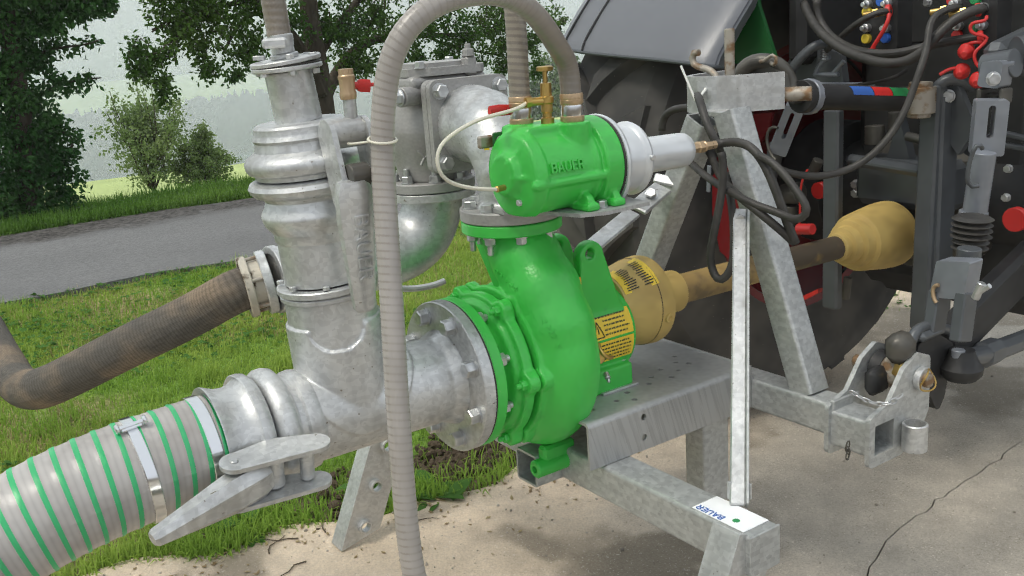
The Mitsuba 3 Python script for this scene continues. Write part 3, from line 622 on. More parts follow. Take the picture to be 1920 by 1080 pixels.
for a, H, R_, lb in (((43.349, 200.088, -23.176), 9, 4.2, 'pale hazy tree behind the slender orchard tree'), ((35.278, 181.283, -20.940), 8, 4.5, 'pale hazy tree on the slope near the dark tree'), ((51.925, 218.086, -26.864), 9, 4.5, 'misty round tree lower on the slope'), ((65.804, 233.063, -28.822), 10, 5, 'misty tree between the two orchard trees'),
                     ((62.222, 187.505, -22.723), 13, 5.5, 'misty rounded tree above the bushy orchard tree'), ((41.209, 116.675, -15.303), 7, 3.2, 'hazy tree close to the vertical pipe'), ((43.667, 248.114, -28.454), 10, 5, 'misty tree half hidden by the dark tree'), ((68.626, 99.806, -10.257), 13, 4.2, 'small hazy tree seen between the valve and the hoses'),
                     ((56.239, 71.511, -7.762), 14, 6, 'hazy tree above the tractor tyre'), ((54.094, 144.032, -19.667), 9, 4, 'hazy tree just left of the pipe coupling')):
    bushy('valley_tree', lb, on_land(a), H, R_, 22, 26, .045 * H, 'valley_leaf')
# far woods on the opposite slope: nobody could count the firs
def woods(x0, x1, y0, y1, sp, inside):
    gx_, gy_ = np.arange(x0, x1, sp), np.arange(y0, y1, sp * 1.2); X_, Y_ = np.meshgrid(gx_, gy_, indexing='ij')
    jx, jy = X_ + rng.normal(0, sp * .25, X_.shape), Y_ + rng.normal(0, sp * .25, X_.shape)
    par = (np.add.outer(np.arange(len(gx_)), np.arange(len(gy_))) % 2).astype(float)
    Z_ = land_z(jx, jy) + 4 + par * rng.uniform(10, 24, X_.shape)
    m = len(gy_); i, j = np.meshgrid(np.arange(len(gx_) - 1), np.arange(m - 1), indexing='ij'); ok = inside(X_[:-1, :-1], Y_[:-1, :-1])
    i, j = i[ok], j[ok]; q = np.stack([i * m + j, (i + 1) * m + j, (i + 1) * m + j + 1, i * m + j + 1], -1).reshape(-1, 4)
    V = np.stack([jx, jy, Z_], -1).reshape(-1, 3); me = tm(V, np.vstack([q[:, [0, 1, 2]], q[:, [0, 2, 3]]]))
    n = me.vertex_normals; n = n * .12 + np.array([0, 0, .95]); n /= np.linalg.norm(n, axis=1, keepdims=True)
    return V, me.faces, n
def in_woods(x, y):
    s2, x2 = 60 + (y - 60) / FAR, x / FAR
    return ~((s2 + x2 * .12 > 636) & (s2 - x2 * .20 < 880) & (x2 > 33) & (x2 < 335))
W_ = [woods(-60, 1300, 900, 1400, 6.0, in_woods), woods(-60, 1900, 1400, 3000, 11.0, in_woods)]
V = np.vstack([w[0] for w in W_]); F = np.vstack([W_[0][1], W_[1][1] + len(W_[0][0])]); N_ = np.vstack([w[2] for w in W_])
scene['far_forest'] = {'type': 'ply', 'filename': meshkit.write_ply((V, F), False, normals=N_), 'face_normals': False, 'bsdf': {'type': 'ref', 'id': 'needle'}}
labels['far_forest'] = {'label': 'misty fir woods across the valley', 'category': 'forest', 'kind': 'stuff'}

# ================================================================== THE PUMP SET
Y0, Z0 = 1.557, 0.658
XA, YA, ZA = A3((1, 0, 0)), A3((0, 1, 0)), A3((0, 0, 1))
def pol(x, r, deg, y=Y0, z=Z0):
    a = math.radians(deg); return A3((x, y + r * math.cos(a), z + r * math.sin(a)))

# ---- galvanised stand
st = thing('pump_stand', 'galvanised steel stand with angled legs and tall A-frame carrying the green pump', 'stand')
px0, px1, py0, py1, pz = 1.072, 1.515, 1.365, 1.745, .560
def plate_mesh():
    rr = .012
    prof = sbox(py0 + rr, pz - .095, py1 - rr, pz - rr).buffer(rr, quad_segs=6).intersection(sbox(py0, pz - .095, py1, pz))
    inner = sbox(py0 + .006 + rr * .5, pz - .2, py1 - .006 - rr * .5, pz - .006 - rr * .5).buffer(rr * .5, quad_segs=6)
    prof = prof.difference(inner)
    m = trimesh.creation.extrude_polygon(prof, px1 - px0, engine='earcut')
    m = place(m, A3((px0, 0, 0)), YA, ZA, XA)
    holes = [rbox((1.0975, Y0 + .01, pz - .05), (.066, .31, .16), .002)] + [cyl((x, y, pz - .03), (x, y, pz + .03), .0065, n=12) for x, y in ((1.19, 1.42), (1.235, 1.44), (1.30, 1.445), (1.33, 1.47), (1.375, 1.49), (1.40, 1.46), (1.43, 1.50), (1.455, 1.53), (1.445, 1.475), (1.36, 1.44), (1.22, 1.40))]
    holes += [cyl((1.212, 1.34, z), (1.212, 1.39, z), .007, n=14) for z in (.535, .492)]
    return boolean(m, holes)
add('base_plate', plate_mesh(), 'galvanised_plate', st)
add('edge_strip', rbox((px1 + .004, (py0 + py1) / 2, pz - .045), (.008, py1 - py0, .095), .001), 'galvanised_plate', st)
add('support_post', sqtube((1.428, 1.408, .27), (1.428, 1.408, pz - .097), .076, .060, .004, hint=(0, 1, 0)), 'galvanised_beam', st)
add('main_tube', sqtube((1.042, 1.538, .4225), (1.50, 1.538, .4225), .070, .070, .005), 'galvanised_beam', st)
add('cross_beam', sqtube((1.142, 1.502, .4265), (1.142, 1.000, .4265), .074, .074, .004), 'galvanised_beam', st)
add('beam_cap', rbox((1.142, .9985, .4265), (.073, .005, .073), .001), 'galvanised_beam', st)
add('cross_beam', sqtube((1.142, 1.574, .4265), (1.142, 2.26, .4265), .074, .074, .004), 'galvanised_beam', st)
# slanting channel legs with tube bushes through their webs
def leg(y, s, lab):
    top, bot = A3((1.138, y, .452)), A3((.945, y, .012)); d = unit(bot - top); u = unit(np.cross(YA, d))
    L = np.linalg.norm(bot - top); W, H = .060, .095
    web = Polygon([(0, -H / 2), (L - .040, -H / 2), (L + .03, H / 2 - .001), (0, H / 2)])
    web = web.difference(cat_holes(L))
    k = add('leg', cat(prism(web, top + YA * (-s * W / 2 + s * .004), d, u, .006), bar(top + u * (H / 2), bot + u * (H / 2) + d * .030, W, .006, hint=u, b=.001)), 'galvanised', st, label=lab)
    for t in HOLES: add('bush', ring(top + d * (L * t) + u * .004 - YA * s * (W / 2 + .003), YA, .0185, .0125, .022, 24), 'galvanised', st)
HOLES = (.45, .68, .91)
def cat_holes(L): return shapely.union_all([Point(L * t, .004).buffer(.016) for t in HOLES])
leg(2.225, 1, 'slanting leg with three round bushes at the lawn edge')
leg(1.036, 1, None)
# cross bar, A-frame and its head
add('cross_bar', sqtube((1.556, 1.985, .4965), (1.556, 1.156, .4965), .066, .068, .005), 'galvanised_beam', st)
add('cross_bar_end', rbox((1.556, 1.154, .4965), (.085, .012, .098), .003), 'galvanised_beam', st)
ra, rb = A3((1.530, 1.244, 0.525)) + (.032, 0, 0), A3((1.530, 1.451, 1.093)) + (.032, 0, 0)
add('a_frame_leg', sqtube(ra, rb, .058, .060, .005, hint=(1, 0, 0)), 'galvanised_beam', st)
la, lb = A3((1.562, 1.93, .515)), A3((1.530, 1.532, 1.064)) + (.032, 0, 0)
lb = A3((1.562, lb[1], rb[2] - .02)); lm = A3((1.530, 1.709, 0.741)) + (.032, 0, 0); la = lb + (lm - lb) * ((.50 - lb[2]) / (lm[2] - lb[2]))
add('a_frame_leg', sqtube(la, lb, .058, .060, .005, hint=(1, 0, 0)), 'galvanised_beam', st)
add('head_seat', rbox((rb + lb) / 2 + (.010, -.008, .004), (.050, .100, .012), .002), 'galvanised', st)
hc = [(1.90, 1.640), (1.72, 1.632), (1.63, 1.622), (1.585, 1.595), (1.572, 1.555), (1.582, 1.520), (1.61, 1.490), (1.65, 1.462), (1.70, 1.430)]
hp = LineString(spline([(x, y, 0) for x, y in hc], step=.01)[:, :2]).buffer(.006, cap_style=2)
add('head_strap', prism(hp, (0, 0, 1.124), XA, YA, .078), 'galvanised', st, label='bent strap head of the A-frame')
add('head_pin', cyl((1.690, 1.468, 1.114), A3((1.690, 1.468, 1.114)) + A3((.055, -.075, 0)), .0155), 'rusty_steel', st)
hpin = A3((1.600, 1.519, 1.154)) + (.03, 0, 0)
add('locking_pin', cat(cyl(hpin - (0, 0, .02), hpin + (0, 0, .105), .011, n=20)), 'rusty_steel', st, label='upright rusty pin standing in the A-frame head')
add('pin_handle', tube([A3((1.600, 1.527, 1.151)), A3((1.600, 1.569, 1.179)), A3((1.600, 1.598, 1.190)), A3((1.600, 1.599, 1.206)), A3((1.600, 1.581, 1.212))], .0075), 'rusty_steel', st)
# long flat strut on the beam
s0, s1 = A3((1.178, 1.092, .463)), A3((1.515, 1.388, 0.900))
s0 = A3((1.171, 1.084, 0.466)); add('strut', cat(bar(s0, s1, .027, .010, hint=(-.70, -.71, 0), b=.0025)), 'galvanised', st, label='long upright flat strut bolted to the A-frame')
add('strut_edge', bar(s0 + A3((.0115, -.0115, 0)), s1 + A3((.0115, -.0115, 0)), .005, .026, hint=(-.70, -.71, 0), b=.001), 'galvanised_beam', st)
add('strut_bolt', hexbolt(s1 + A3((-.0038, -.0038, -.018)), (-.70, -.71, 0), .020), 'bolt_zinc', st)
cl = A3((1.194, 1.111, 0.466)); add('strut_clip', cat(rbox(cl + (0, 0, .016), (.035, .006, .034), .001), rbox(cl + (.012, -.012, .014), (.006, .03, .03), .001)), 'galvanised', st)
# brace from the A-frame to the discharge bracket
b0, b1 = A3((1.515, 1.615, 0.924)), A3((1.211, 1.500, 0.861))
mid = b0 + (b1 - b0) * .40
add('brace', cat(bar(mid + (b0 - mid) * -.12 , b1, .036, .008, hint=(-.55, -.55, .6))), 'galvanised', st)
add('brace', cat(bar(b0, mid, .046, .010, hint=(-.55, -.55, .6)), bar(b0 + (.008, .0, .004), b0 + (b0 - mid) * .10 + (.01, 0, .02), .060, .010, hint=(-.55, -.55, .6))), 'galvanised', st)
add('brace_bolt', hexbolt(b0 + (mid - b0) * .45 + A3((-.55, -.55, .6)) * .006, (-.55, -.55, .6), .022), 'bolt_zinc', st)
# white maker's plate with lettering lying on the beam
lx = A3((1.142, 1.075, .4645))
add('sticker', rbox(lx, (.062, .118, .0012), .0003), 'white_sticker', st, smooth=False, label='white maker sticker on the end of the beam')
tmesh = meshkit.text_mesh('BAUER', .0135, .0005, True); tmesh = place(tmesh, A3((1.127, 1.068, .4652)), A3((0, 1, 0)), A3((-1, 0, 0)), ZA)
add('sticker_lettering', tmesh, 'blue_print', st, smooth=False)
add('sticker_emblem', cat(cyl((1.131, 1.050, .4651), (1.131, 1.050, .4657), .0065, n=20, b=.0001)), 'green_plastic', st, smooth=False)

# hitch clevis at the right end of the cross bar
cv = st
ce = A3((1.556, 1.118, .4965))
add('stub_box', sqtube((1.548, 1.156, .488), (1.548, 1.068, .488), .074, .074, .006), 'galvanised_beam', cv)
def cheek(y):
    P = rpoly([(1.502, .428), (1.502, .530), (1.560, .548), (1.605, .605), (1.650, .628), (1.690, .612), (1.692, .500), (1.655, .440), (1.600, .428)], .012)
    P = P.difference(sbox(1.519, .452, 1.577, .512)) if y < 1.12 else P
    return prism(P, (0, y, .006), XA, ZA, .010)
add('cheek_plate', cheek(1.156), 'galvanised_beam', cv); add('cheek_plate', cheek(1.062), 'galvanised_beam', cv)
add('hitch_pin', cyl((1.655, 1.033, .580), (1.655, 1.203, .580), .0145), 'rusty_steel', cv)
add('pin_collar', ring((1.655, 1.050, .580), YA, .024, .0145, .014, 28), 'galvanised', cv)
add('linch_ring', tube([(1.655 + .020 * math.cos(a), 1.038 + .006 * math.sin(a * 2), .580 + .022 * math.sin(a)) for a in np.linspace(0, 2 * np.pi, 14)], .0018, 8, .004), 'brass', cv)
add('parking_socket', ring((1.610, 1.033, .478), ZA, .024, .020, .056, 32), 'galvanised', cv)
def link(c, d, up, L=.017, r=.0016):
    x, y, z = basis(d, up); a = np.linspace(0, 2 * np.pi, 15)
    return tube([A3(c) + z * (L * .55 * math.cos(t)) + x * (L * .28 * math.sin(t)) for t in a], r, 6, .003)
ch = spline([(1.498, 1.090, 0.582), (1.513, 1.070, 0.568), (1.529, 1.050, 0.563), (1.549, 1.030, 0.577)], step=.0125)
add('chain', cat(*[link(ch[k], ch[min(k + 1, len(ch) - 1)] - ch[max(k - 1, 0)], (0, 0, 1) if k % 2 else (1, 0, .3)) for k in range(len(ch))]), 'bolt_zinc', cv, label='small link chain of the hitch pin')
ch = [A3((1.482, 1.090, 0.480)) + (0, 0, -.010 * k) for k in range(3)]
add('chain', cat(*[link(c, (0.2 * (-1) ** q, 0, 1), (1, 0, 0) if q % 2 else (0, 1, 0)) for q, c in enumerate(ch)]), 'oily_iron', cv)

# ---- green centrifugal pump
pu = thing('centrifugal_pump', 'bright green cast centrifugal pump with snail-shaped casing on the galvanised stand', 'pump')
XV = 1.072
def volute(P):
    d = None
    n = 26
    pts = []
    for k in range(n):
        t = k / (n - 1); a = math.radians(60 - 262 * t)     # from upper back round the far side and bottom to the near side
        R = .117 + .016 * t; r = .043 + .021 * t
        pts.append((A3((XV, Y0 + R * math.cos(a), Z0 + R * math.sin(a))), r))
    nk = [(A3((XV - .002, Y0 - .118, Z0 + .085)), .0665), (A3((XV - .004, Y0 - .082, Z0 + .150)), .0675), (A3((XV - .008, Y0 - .035, Z0 + .205)), .0665), (A3((1.060, Y0, .915)), .064)]
    pts += nk
    for (a, ra), (b, rb_) in zip(pts[:-1], pts[1:]):
        e = s_caps(P, a, b, ra, rb_); d = e if d is None else smin(d, e, .012)
    d = smin(d, s_cyl(P, (1.006, Y0, Z0), (XV + .045, Y0, Z0), .142, .008), .03)
    d = np.maximum(d, P[..., 2] - .925)
    # web between neck and scroll on the far side
    # machined flange ring with ears for the cover studs
    fl = s_cyl(P, (.998, Y0, Z0), (1.012, Y0, Z0), .154, .003)
    for q in range(6):
        c = pol(1.005, .150, 60 * q); fl = smin(fl, s_cyl(P, c - XA * .010, c + XA * .010, .019, .003), .012)
    return smin(d, fl, .004)
add('volute', nets(volute, (.985, 1.29, .40), (1.18, 1.80, .94), .0032), 'green_paint', pu, smooth=True)
def cover(P):
    d = s_cyl(P, (.967, Y0, Z0), (.990, Y0, Z0), .146, .004)
    for q in range(6):
        c = pol(.978, .147, 60 * q); d = smin(d, s_cyl(P, c - XA * .012, c + XA * .012, .019, .003), .014)
    d = smin(d, s_cyl(P, (.955, Y0, Z0), (.974, Y0, Z0), .128, .006, .138), .006)
    return smin(d, s_cyl(P, (.922, Y0, Z0), (.968, Y0, Z0), .098, .003, .112), .016)
add('neck_web', prism(Polygon([p[1:] for p in ((1.040, 1.665, 0.892), (1.040, 1.547, 0.908), (1.040, 1.488, 0.813), (1.040, 1.589, 0.782))]), (1.045, 0, 0), YA, ZA, .018), 'green_paint', pu)
add('suction_cover', nets(cover, (.915, 1.365, .465), (1.0, 1.75, .85), .0030), 'green_paint', pu, smooth=True)
for q in range(6):
    c = pol(.966, .147, 60 * q); add('cover_stud', cat(hexbolt(c, -XA, .017, .011, False, .010), cyl(c + XA * .02, c + XA * .036, .006, n=10)), 'green_paint', pu)
add('suction_flange', ring((.916, Y0, Z0), XA, .147, .085, .022, 72), 'green_paint', pu)
add('discharge_flange', ring((1.060, Y0, .9285), ZA, .098, .05, .022, 64), 'green_paint', pu)
add('flange_rib', rbox((.9695, Y0, .9285), (.010, .012, .0235), .002), 'green_paint', pu)
add('drain_boss', cat(boolean(cyl((1.030, 1.492, .437), (1.135, 1.492, .437), .0185, b=.003), [cyl((1.02, 1.492, .437), (1.05, 1.492, .437), .008, n=16)]), rbox((1.09, 1.495, .462), (.08, .026, .035), .006)), 'green_paint', pu)
add('orange_dot', prism(Point(0, 0).buffer(.013), (0.958, 1.544, 0.750), YA, ZA, .002), 'orange_sticker', pu, smooth=False)
def bracket(P):
    d = s_cyl(P, (1.06, Y0, .668), (1.292, Y0, .668), .093, .010)
    d = smin(d, s_box(P, (1.21, Y0, .60), (.125, .10, .13), .012), .02)
    d = smin(d, s_box(P, (1.208, Y0 - .008, .585), (.135, .17, .050), .006), .014)
    for yy, top in ((1.495, .872), (1.600, .872)):
        a, b = (1.196, yy, .845), (1.215, yy, .715)
        lug = np.maximum(s_caps(P, a, b, .032, .055), np.abs(P[..., 1] - yy) - .013)
        d = smin(d, lug, .010)
    d = smin(d, s_caps(P, (1.14, Y0 - .02, .755), (1.14, Y0 - .02, .81), .020), .01)
    for yy in (1.495, 1.600): d = smax(d, -s_cyl(P, (1.192, yy - .05, .852), (1.192, yy + .05, .852), .0115), .003)
    return d
add('bearing_bracket', nets(bracket, (1.05, 1.42, .555), (1.31, 1.70, .895), .0032), 'green_paint', pu, smooth=True)
add('foot_shim', rbox((1.235, 1.474, .5625), (.095, .035, .005), .001), 'galvanised', pu)
for x, y in ((1.262, 1.488), (1.16, 1.62)): add('foot_bolt', hexbolt((x, y, .612 if x > 1.2 else .61), ZA, .018, .013, True, .006), 'bolt_zinc', pu)
# warning stickers bent round the bearing housing
def curved(x0, x1, a0, a1, r, zc=.668, n=12):
    V, F = [], []
    for k in range(n + 1):
        a = math.radians(a0 + (a1 - a0) * k / n)
        for x in (x0, x1): V.append((x, Y0 + r * math.cos(a), zc + r * math.sin(a)))
    for k in range(n): b = 2 * k; F += [[b, b + 1, b + 3], [b, b + 3, b + 2]]
    return tm(V, F)
for nm, a0, a1 in (('warning_sticker', 142, 175), ('warning_sticker', 178, 207)):
    s = add(nm, curved(1.172, 1.280, a0, a1, .0945), 'yellow_sticker', pu, smooth=True, label='yellow warning sticker with black triangle' if a0 == 142 else 'yellow warning sticker with rows of small print')
    ms = []
    rows = 5
    for k in range(rows):
        a = a0 + (a1 - a0) * (k + .9) / (rows + .8); xx = 1.206 if a0 == 142 and k > 0 else 1.180
        xend = 1.274 - .010 * rng.random()
        while xx < xend: w = rng.uniform(.003, .009); ms.append(curved(xx, min(xx + w, xend), a - 1.0, a + 1.0, .0950, n=2)); xx += w + .0022
    add('small_print', cat(*ms), 'black_print', s, smooth=False)
    if a0 == 142:
        def on(u, a): return (u, Y0 + .0952 * math.cos(math.radians(a)), .668 + .0952 * math.sin(math.radians(a)))
        tri = [((1.176, 172), (1.203, 172)), ((1.203, 172), (1.190, 152)), ((1.190, 152), (1.176, 172))]
        add('warning_triangle', cat(*[sweep(np.array([on(a[0] + (b[0] - a[0]) * t, a[1] + (b[1] - a[1]) * t) for t in np.linspace(0, 1, 6)]), .0011, 6)[0] for a, b in tri],
                                    sweep(np.array([on(1.190, 158), on(1.190, 167)]), .0011, 6)[0]), 'black_print', s, smooth=False)
add('small_sticker', rbox((1.150, 1.470, .80), (.010, .002, .030), .0005), 'orange_sticker', pu, smooth=False)
add('vent_plug', cat(cyl((1.178, 1.456, .646), (1.172, 1.446, .648), .012, n=24), tube([(1.176, 1.45, .675), (1.168, 1.436, .668), (1.176, 1.430, .655), (1.195, 1.434, .648)], .004)), 'brass', pu)
add('grease_nipple', cat(cyl((1.188, 1.448, .612), (1.184, 1.436, .605), .006, n=14), cyl((1.184, 1.436, .605), (1.182, 1.432, .598), .0035, n=12)), 'bolt_zinc', pu)
for q in range(8):                                  # nuts behind the suction flange
    c = pol(.928, .120, 22.5 + 45 * q); add('flange_nut', hexbolt(c, XA, .024, .016, True, .010), 'bolt_zinc', pu)
for q in range(8):                                  # bolts hanging below the discharge flange
    a = math.radians(22.5 + 45 * q); add('hanging_bolt', hexbolt((1.060 + .079 * math.cos(a), Y0 + .079 * math.sin(a), .9165), -ZA, .019, .013, True, .020), 'bolt_zinc', pu)
# cast lettering on the casing
def on_surface(f, p, d, it=40):
    p = A3(p); d = unit(d)
    for _ in range(it):
        v = float(f(p[None])[0])
        if abs(v) < 2e-4: break
        p = p + d * v * .8
    return p
def emboss(text, f, path, h, key, mat, depth=.0015):
    """letters one after another along path points, laid on the surface f"""
    q = spline(path, n=len(text) + 1); ms = []
    for k, c in enumerate(text):
        if c == ' ': continue
        p = on_surface(f, q[k], A3((.3, .9, -.1)))
        e = 1e-3; g = unit([float(f((p + np.eye(3)[m] * e)[None])[0] - f((p - np.eye(3)[m] * e)[None])[0]) for m in range(3)])
        t = unit(q[k + 1] - q[k]); t = unit(t - g * (t @ g)); m = meshkit.text_mesh(c, h, depth)
        ms.append(place(m, p - g * .0003, t, np.cross(g, t), g))
    return cat(*ms)
add('casting_mark', emboss('DN100 125', volute, [(0.956, 1.450, 0.883), (0.971, 1.450, 0.860), (0.995, 1.450, 0.824)], .011, 0, 0), 'green_paint', pu, smooth=False)
add('casting_mark', emboss('1722 5', volute, [(1.015, 1.420, 0.771), (1.025, 1.420, 0.746), (1.035, 1.420, 0.714)], .011, 0, 0), 'green_paint', pu, smooth=False)

# ---- galvanised suction tee
te = thing('suction_tee', 'galvanised tee pipe with sleeve branch bolted to the green pump suction flange', 'pipe')
RA, RD = A3((.676, Y0, .70)), unit((-.055, 0, 1))
def rp(z): return RA + RD * ((z - .70) / RD[2])
def tee(P):
    d = s_cyl(P, (.585, Y0, Z0), (.882, Y0, Z0), .0815, .002)
    d = smin(d, s_cyl(P, (.862, Y0, Z0), (.880, Y0, Z0), .084, .002, .094), .01)
    q = P - RA; s = q @ RD; rad = dlen(q - s[..., None] * RD)
    ang = np.arctan2(q[..., 1], q[..., 0] + .055 * s); da = np.arctan2(np.sin(ang + 1.93), np.cos(ang + 1.93))      # 0 towards the viewer
    ztop = .128 - .040 * np.sqrt(np.maximum(0, 1 - (da / .62) ** 2)) * (np.abs(da) < .62)
    sl = np.maximum(np.maximum(rad - .0835, s - ztop), -.045 - s)
    br = np.maximum(np.maximum(rad - .0785, s - .186), -.045 - s)
    d = smin(d, np.minimum(sl, br), .007)
    # saddle plate lying on the run, ending in a blunt point
    u = P[..., 0] - (.676 + .003); zz = (P[..., 2] - (Z0 - .032)) / .115
    w = .118 * np.sqrt(np.clip(zz, 0, 1)); run = np.hypot(P[..., 1] - Y0, P[..., 2] - Z0)
    sad = np.maximum(np.maximum(run - .0850, np.abs(u) - w), -zz * .1)
    return smin(d, sad, .002)
add('pipe_body', nets(lambda P: tee(P), (.57, 1.45, .555), (.90, 1.665, .905), .0030), 'galvanised', te, smooth=True)
add('flange', ring((.8905, Y0, Z0), XA, .147, .075, .0235, 72), 'galvanised', te)
add('gasket', ring((.9038, Y0, Z0), XA, .1455, .08, .0028, 64, .0004), 'black_rubber', te)
for q in range(8): add('flange_bolt', hexbolt(pol(.8785, .120, 22.5 + 45 * q), -XA, .027, .017), 'bolt_zinc', te)
t0 = lambda x, r: (.60 - x, r)
add('end_socket', lathe((.60, Y0, Z0), -XA, [t0(.60, .0815), t0(.592, .088), t0(.580, .090), t0(.570, .0885), t0(.566, .084), t0(.556, .085), t0(.551, .094), t0(.545, .1015), t0(.535, .1045), t0(.524, .1035), t0(.515, .097), t0(.511, .089), t0(.511, .07)], 64), 'galvanised', te)
add('branch_flange', cat(ring(rp(.8895), RD, .087, .07, .012, 56), ring(rp(.8765), RD, .084, .07, .010, 56)), 'galvanised', te)
for q in range(8):
    a = math.radians(20 + 45 * q); add('flange_bolt', hexbolt(rp(.8955) + A3((math.cos(a), math.sin(a), 0)) * .079, ZA, .011, .006, False), 'galvanised', te)

# ---- hose end with ball coupling on the suction side
hc_ = thing('hose_coupling', 'galvanised ball coupling with long lever on the striped suction hose', 'coupling')
c0 = lambda x, r: (.51 - x, r)
add('clamp_ring', lathe((.51, Y0, Z0), -XA, [c0(.508, .086), c0(.506, .098), c0(.500, .1035), c0(.492, .1055), c0(.484, .105), c0(.482, .103), c0(.486, .098), c0(.478, .092), c0(.465, .0885), c0(.450, .0895), c0(.438, .094), c0(.428, .0985), c0(.425, .0985), c0(.427, .093), c0(.431, .086), c0(.431, .08)], 64), 'galvanised', hc_)
add('hose_tail', lathe((.445, Y0, Z0), -XA, [(0, .086), (.006, .0835), (.03, .082), (.040, .081), (.10, .080), (.12, .078)], 56), 'galvanised', hc_)
e1 = unit((0, -.985, -.17)); e2 = np.cross(e1, XA)           # outwards, and across
if e2[2] < 0: e2 = -e2
def lp_(x, r, w): return A3((x, Y0, Z0)) + e1 * r + e2 * w
PL = stadium((-.065, .0), (.060, .012), .026, .024).difference(Point(-.068, .0).buffer(.006))
PL = PL.union(LineString([(-.066, 0), (0, -.010), (.062, .012)]).buffer(.024))
for w in (.036, -.036): add('side_plate', prism(PL, lp_(.488, .128, w), XA, e1, .0075), 'galvanised', hc_)
add('roller', cyl(lp_(.485, .120, -.03), lp_(.485, .120, .03), .017, n=28), 'galvanised', hc_); add('roller', cyl(lp_(.538, .130, -.03), lp_(.538, .130, .03), .012, n=24), 'galvanised', hc_)
tip = A3((0.276, 1.395, 0.608)); hin = lp_(.452, .128, 0)
def lever_mesh(a, b, up, w0, w1, h0, h1):
    x, y, z = basis(A3(b) - A3(a), up); L = np.linalg.norm(A3(b) - A3(a)); V = []
    for s, w, h in ((0, w0 * .8, h0 * .8), (.02, w0, h0), (L * .3, w0, h0), (L * .97, w1, h1), (L, w1 * .7, h1 * .7)):
        for k in range(8):
            t = (k + .5) * np.pi / 4; c, sn = np.clip(math.cos(t) * 1.25, -1, 1), np.clip(math.sin(t) * 1.25, -1, 1)
            V.append(A3(a) + z * s + x * c * w / 2 + y * sn * h / 2)
    return from_m3(m3.Manifold.hull_points(np.array(V)))
add('lever', lever_mesh(lp_(.470, .128, 0), tip, e2, .050, .030, .064, .026), 'galvanised', hc_, smooth=25, label='long tapered coupling lever pointing along the hose')
add('hinge_pin', cyl(lp_(.420, .128, -.043), lp_(.420, .128, .043), .0065, n=20), 'galvanised', hc_)

# ---- striped suction hose
sh = thing('suction_hose', 'large grey suction hose with green spiral stripe at the lower left', 'hose')
HP = [(.43, Y0, Z0), (.40, Y0, Z0 - .001), (.30, Y0, Z0 - .008), (.18, Y0 + .004, Z0 - .028), (.02, Y0 + .012, Z0 - .085), (-.18, Y0 + .03, Z0 - .19), (-.40, Y0 + .05, Z0 - .34), (-.65, Y0 + .06, -.05 + .18), (-.95, Y0 + .06, .09), (-1.3, Y0 + .02, .088)]
q = spline(HP, step=.0048)
def ribs(u, v):
    f = v / STRIPE + u; f = f - np.floor(f); g = ((f > .01) & (f < .29)).astype(float)
    return .0016 * g + .0006 * np.abs(np.sin(f * 3 * np.pi))
m, uv = sweep(q, .0845, 56, ribs); add('hose', m, 'striped_hose', sh, smooth=True, uv=uv)
def hose_at(s):
    L = np.r_[0, np.cumsum(np.linalg.norm(np.diff(q, axis=0), axis=1))]; k = int(np.searchsorted(L, s)); return q[k], unit(q[min(k + 1, len(q) - 1)] - q[k - 1])
for s, w in ((.016, .019), (.120, .017)):
    c, d = hose_at(s); add('hose_clamp', ring(c, d, .0885, .084, w, 64, .0008), 'bright_band', sh)
c, d = hose_at(.120); up = unit(A3((-.25, -.30, .92))); up = unit(up - d * (up @ d)); sd = np.cross(d, up)
bc = c + up * .0905
add('clamp_buckle', cat(rbox(bc, (.034, .011, .006), .002, [d, sd, up]), rbox(bc + sd * .0 + up * .004 - d * .0, (.046, .007, .004), .001, [d, sd, up]), cyl(bc - d * .018 + up * .004, bc - d * .024 + up * .004, .008, n=14), cyl(bc + d * .018 + up * .004, bc + d * .024 + up * .004, .008, n=14)), 'bright_band', sh)

# ---- vertical riser with its ball coupling
ri = thing('riser_pipe', 'upright galvanised pipe with bulging ball coupling standing on the tee', 'pipe')
def zl(lst): return [((z - .70) / RD[2] - (lst[0][0] - .70) / RD[2], r) for z, r in lst]
lower = [(.8985, .071), (.905, .0715), (.972, .0715), (.976, .0745), (.990, .0750), (.995, .079), (1.004, .086), (1.016, .0895), (1.024, .0885), (1.034, .082), (1.045, .0785), (1.052, .083), (1.056, .095), (1.062, .1005), (1.069, .1025), (1.076, .099), (1.080, .089), (1.0805, .06)]
add('lower_pipe', lathe(rp(.8985), RD, zl(lower), 72), 'galvanised', ri)
upper = [(1.0825, .06), (1.083, .0865), (1.090, .088), (1.094, .097), (1.100, .1005), (1.110, .1015), (1.118, .097), (1.124, .087), (1.128, .081), (1.136, .0790), (1.142, .0785), (1.147, .0815), (1.153, .0785), (1.157, .077), (1.165, .0765), (1.169, .072), (1.170, .040)]
add('ball_socket', lathe(rp(1.0825), RD, zl(upper), 72), 'galvanised', ri)
tz = lambda z: rp(z) + A3((-.006 * (z - 1.17) / .1, 0, 0))
add('upper_pipe', cyl(tz(1.169), tz(1.252), .0385, n=48), 'galvanised', ri)
add('top_flange', ring(tz(1.2565), RD, .0575, .03, .008, 48), 'galvanised', ri)
add('flange_gasket', ring(tz(1.262), RD, .0568, .02, .0030, 48, .0004), 'black_rubber', ri)
add('top_plate', cyl(tz(1.2636), tz(1.271), .0575, n=48), 'galvanised', ri)
for k in range(6):
    a = k * np.pi / 3 + .3; e = A3((math.cos(a), math.sin(a), 0)) * .0475
    add('flange_bolt', cat(hexbolt(tz(1.271) + e, ZA, .012, .007, False), hexbolt(tz(1.2525) + e, -ZA, .012, .008, False)), 'galvanised', ri)
add('top_fitting', cat(cyl(tz(1.271), tz(1.279), .023, n=32), cyl(tz(1.279), tz(1.312), .0185, n=32), ring(tz(1.300), ZA, .0205, .018, .020, 32)), 'galvanised', ri)
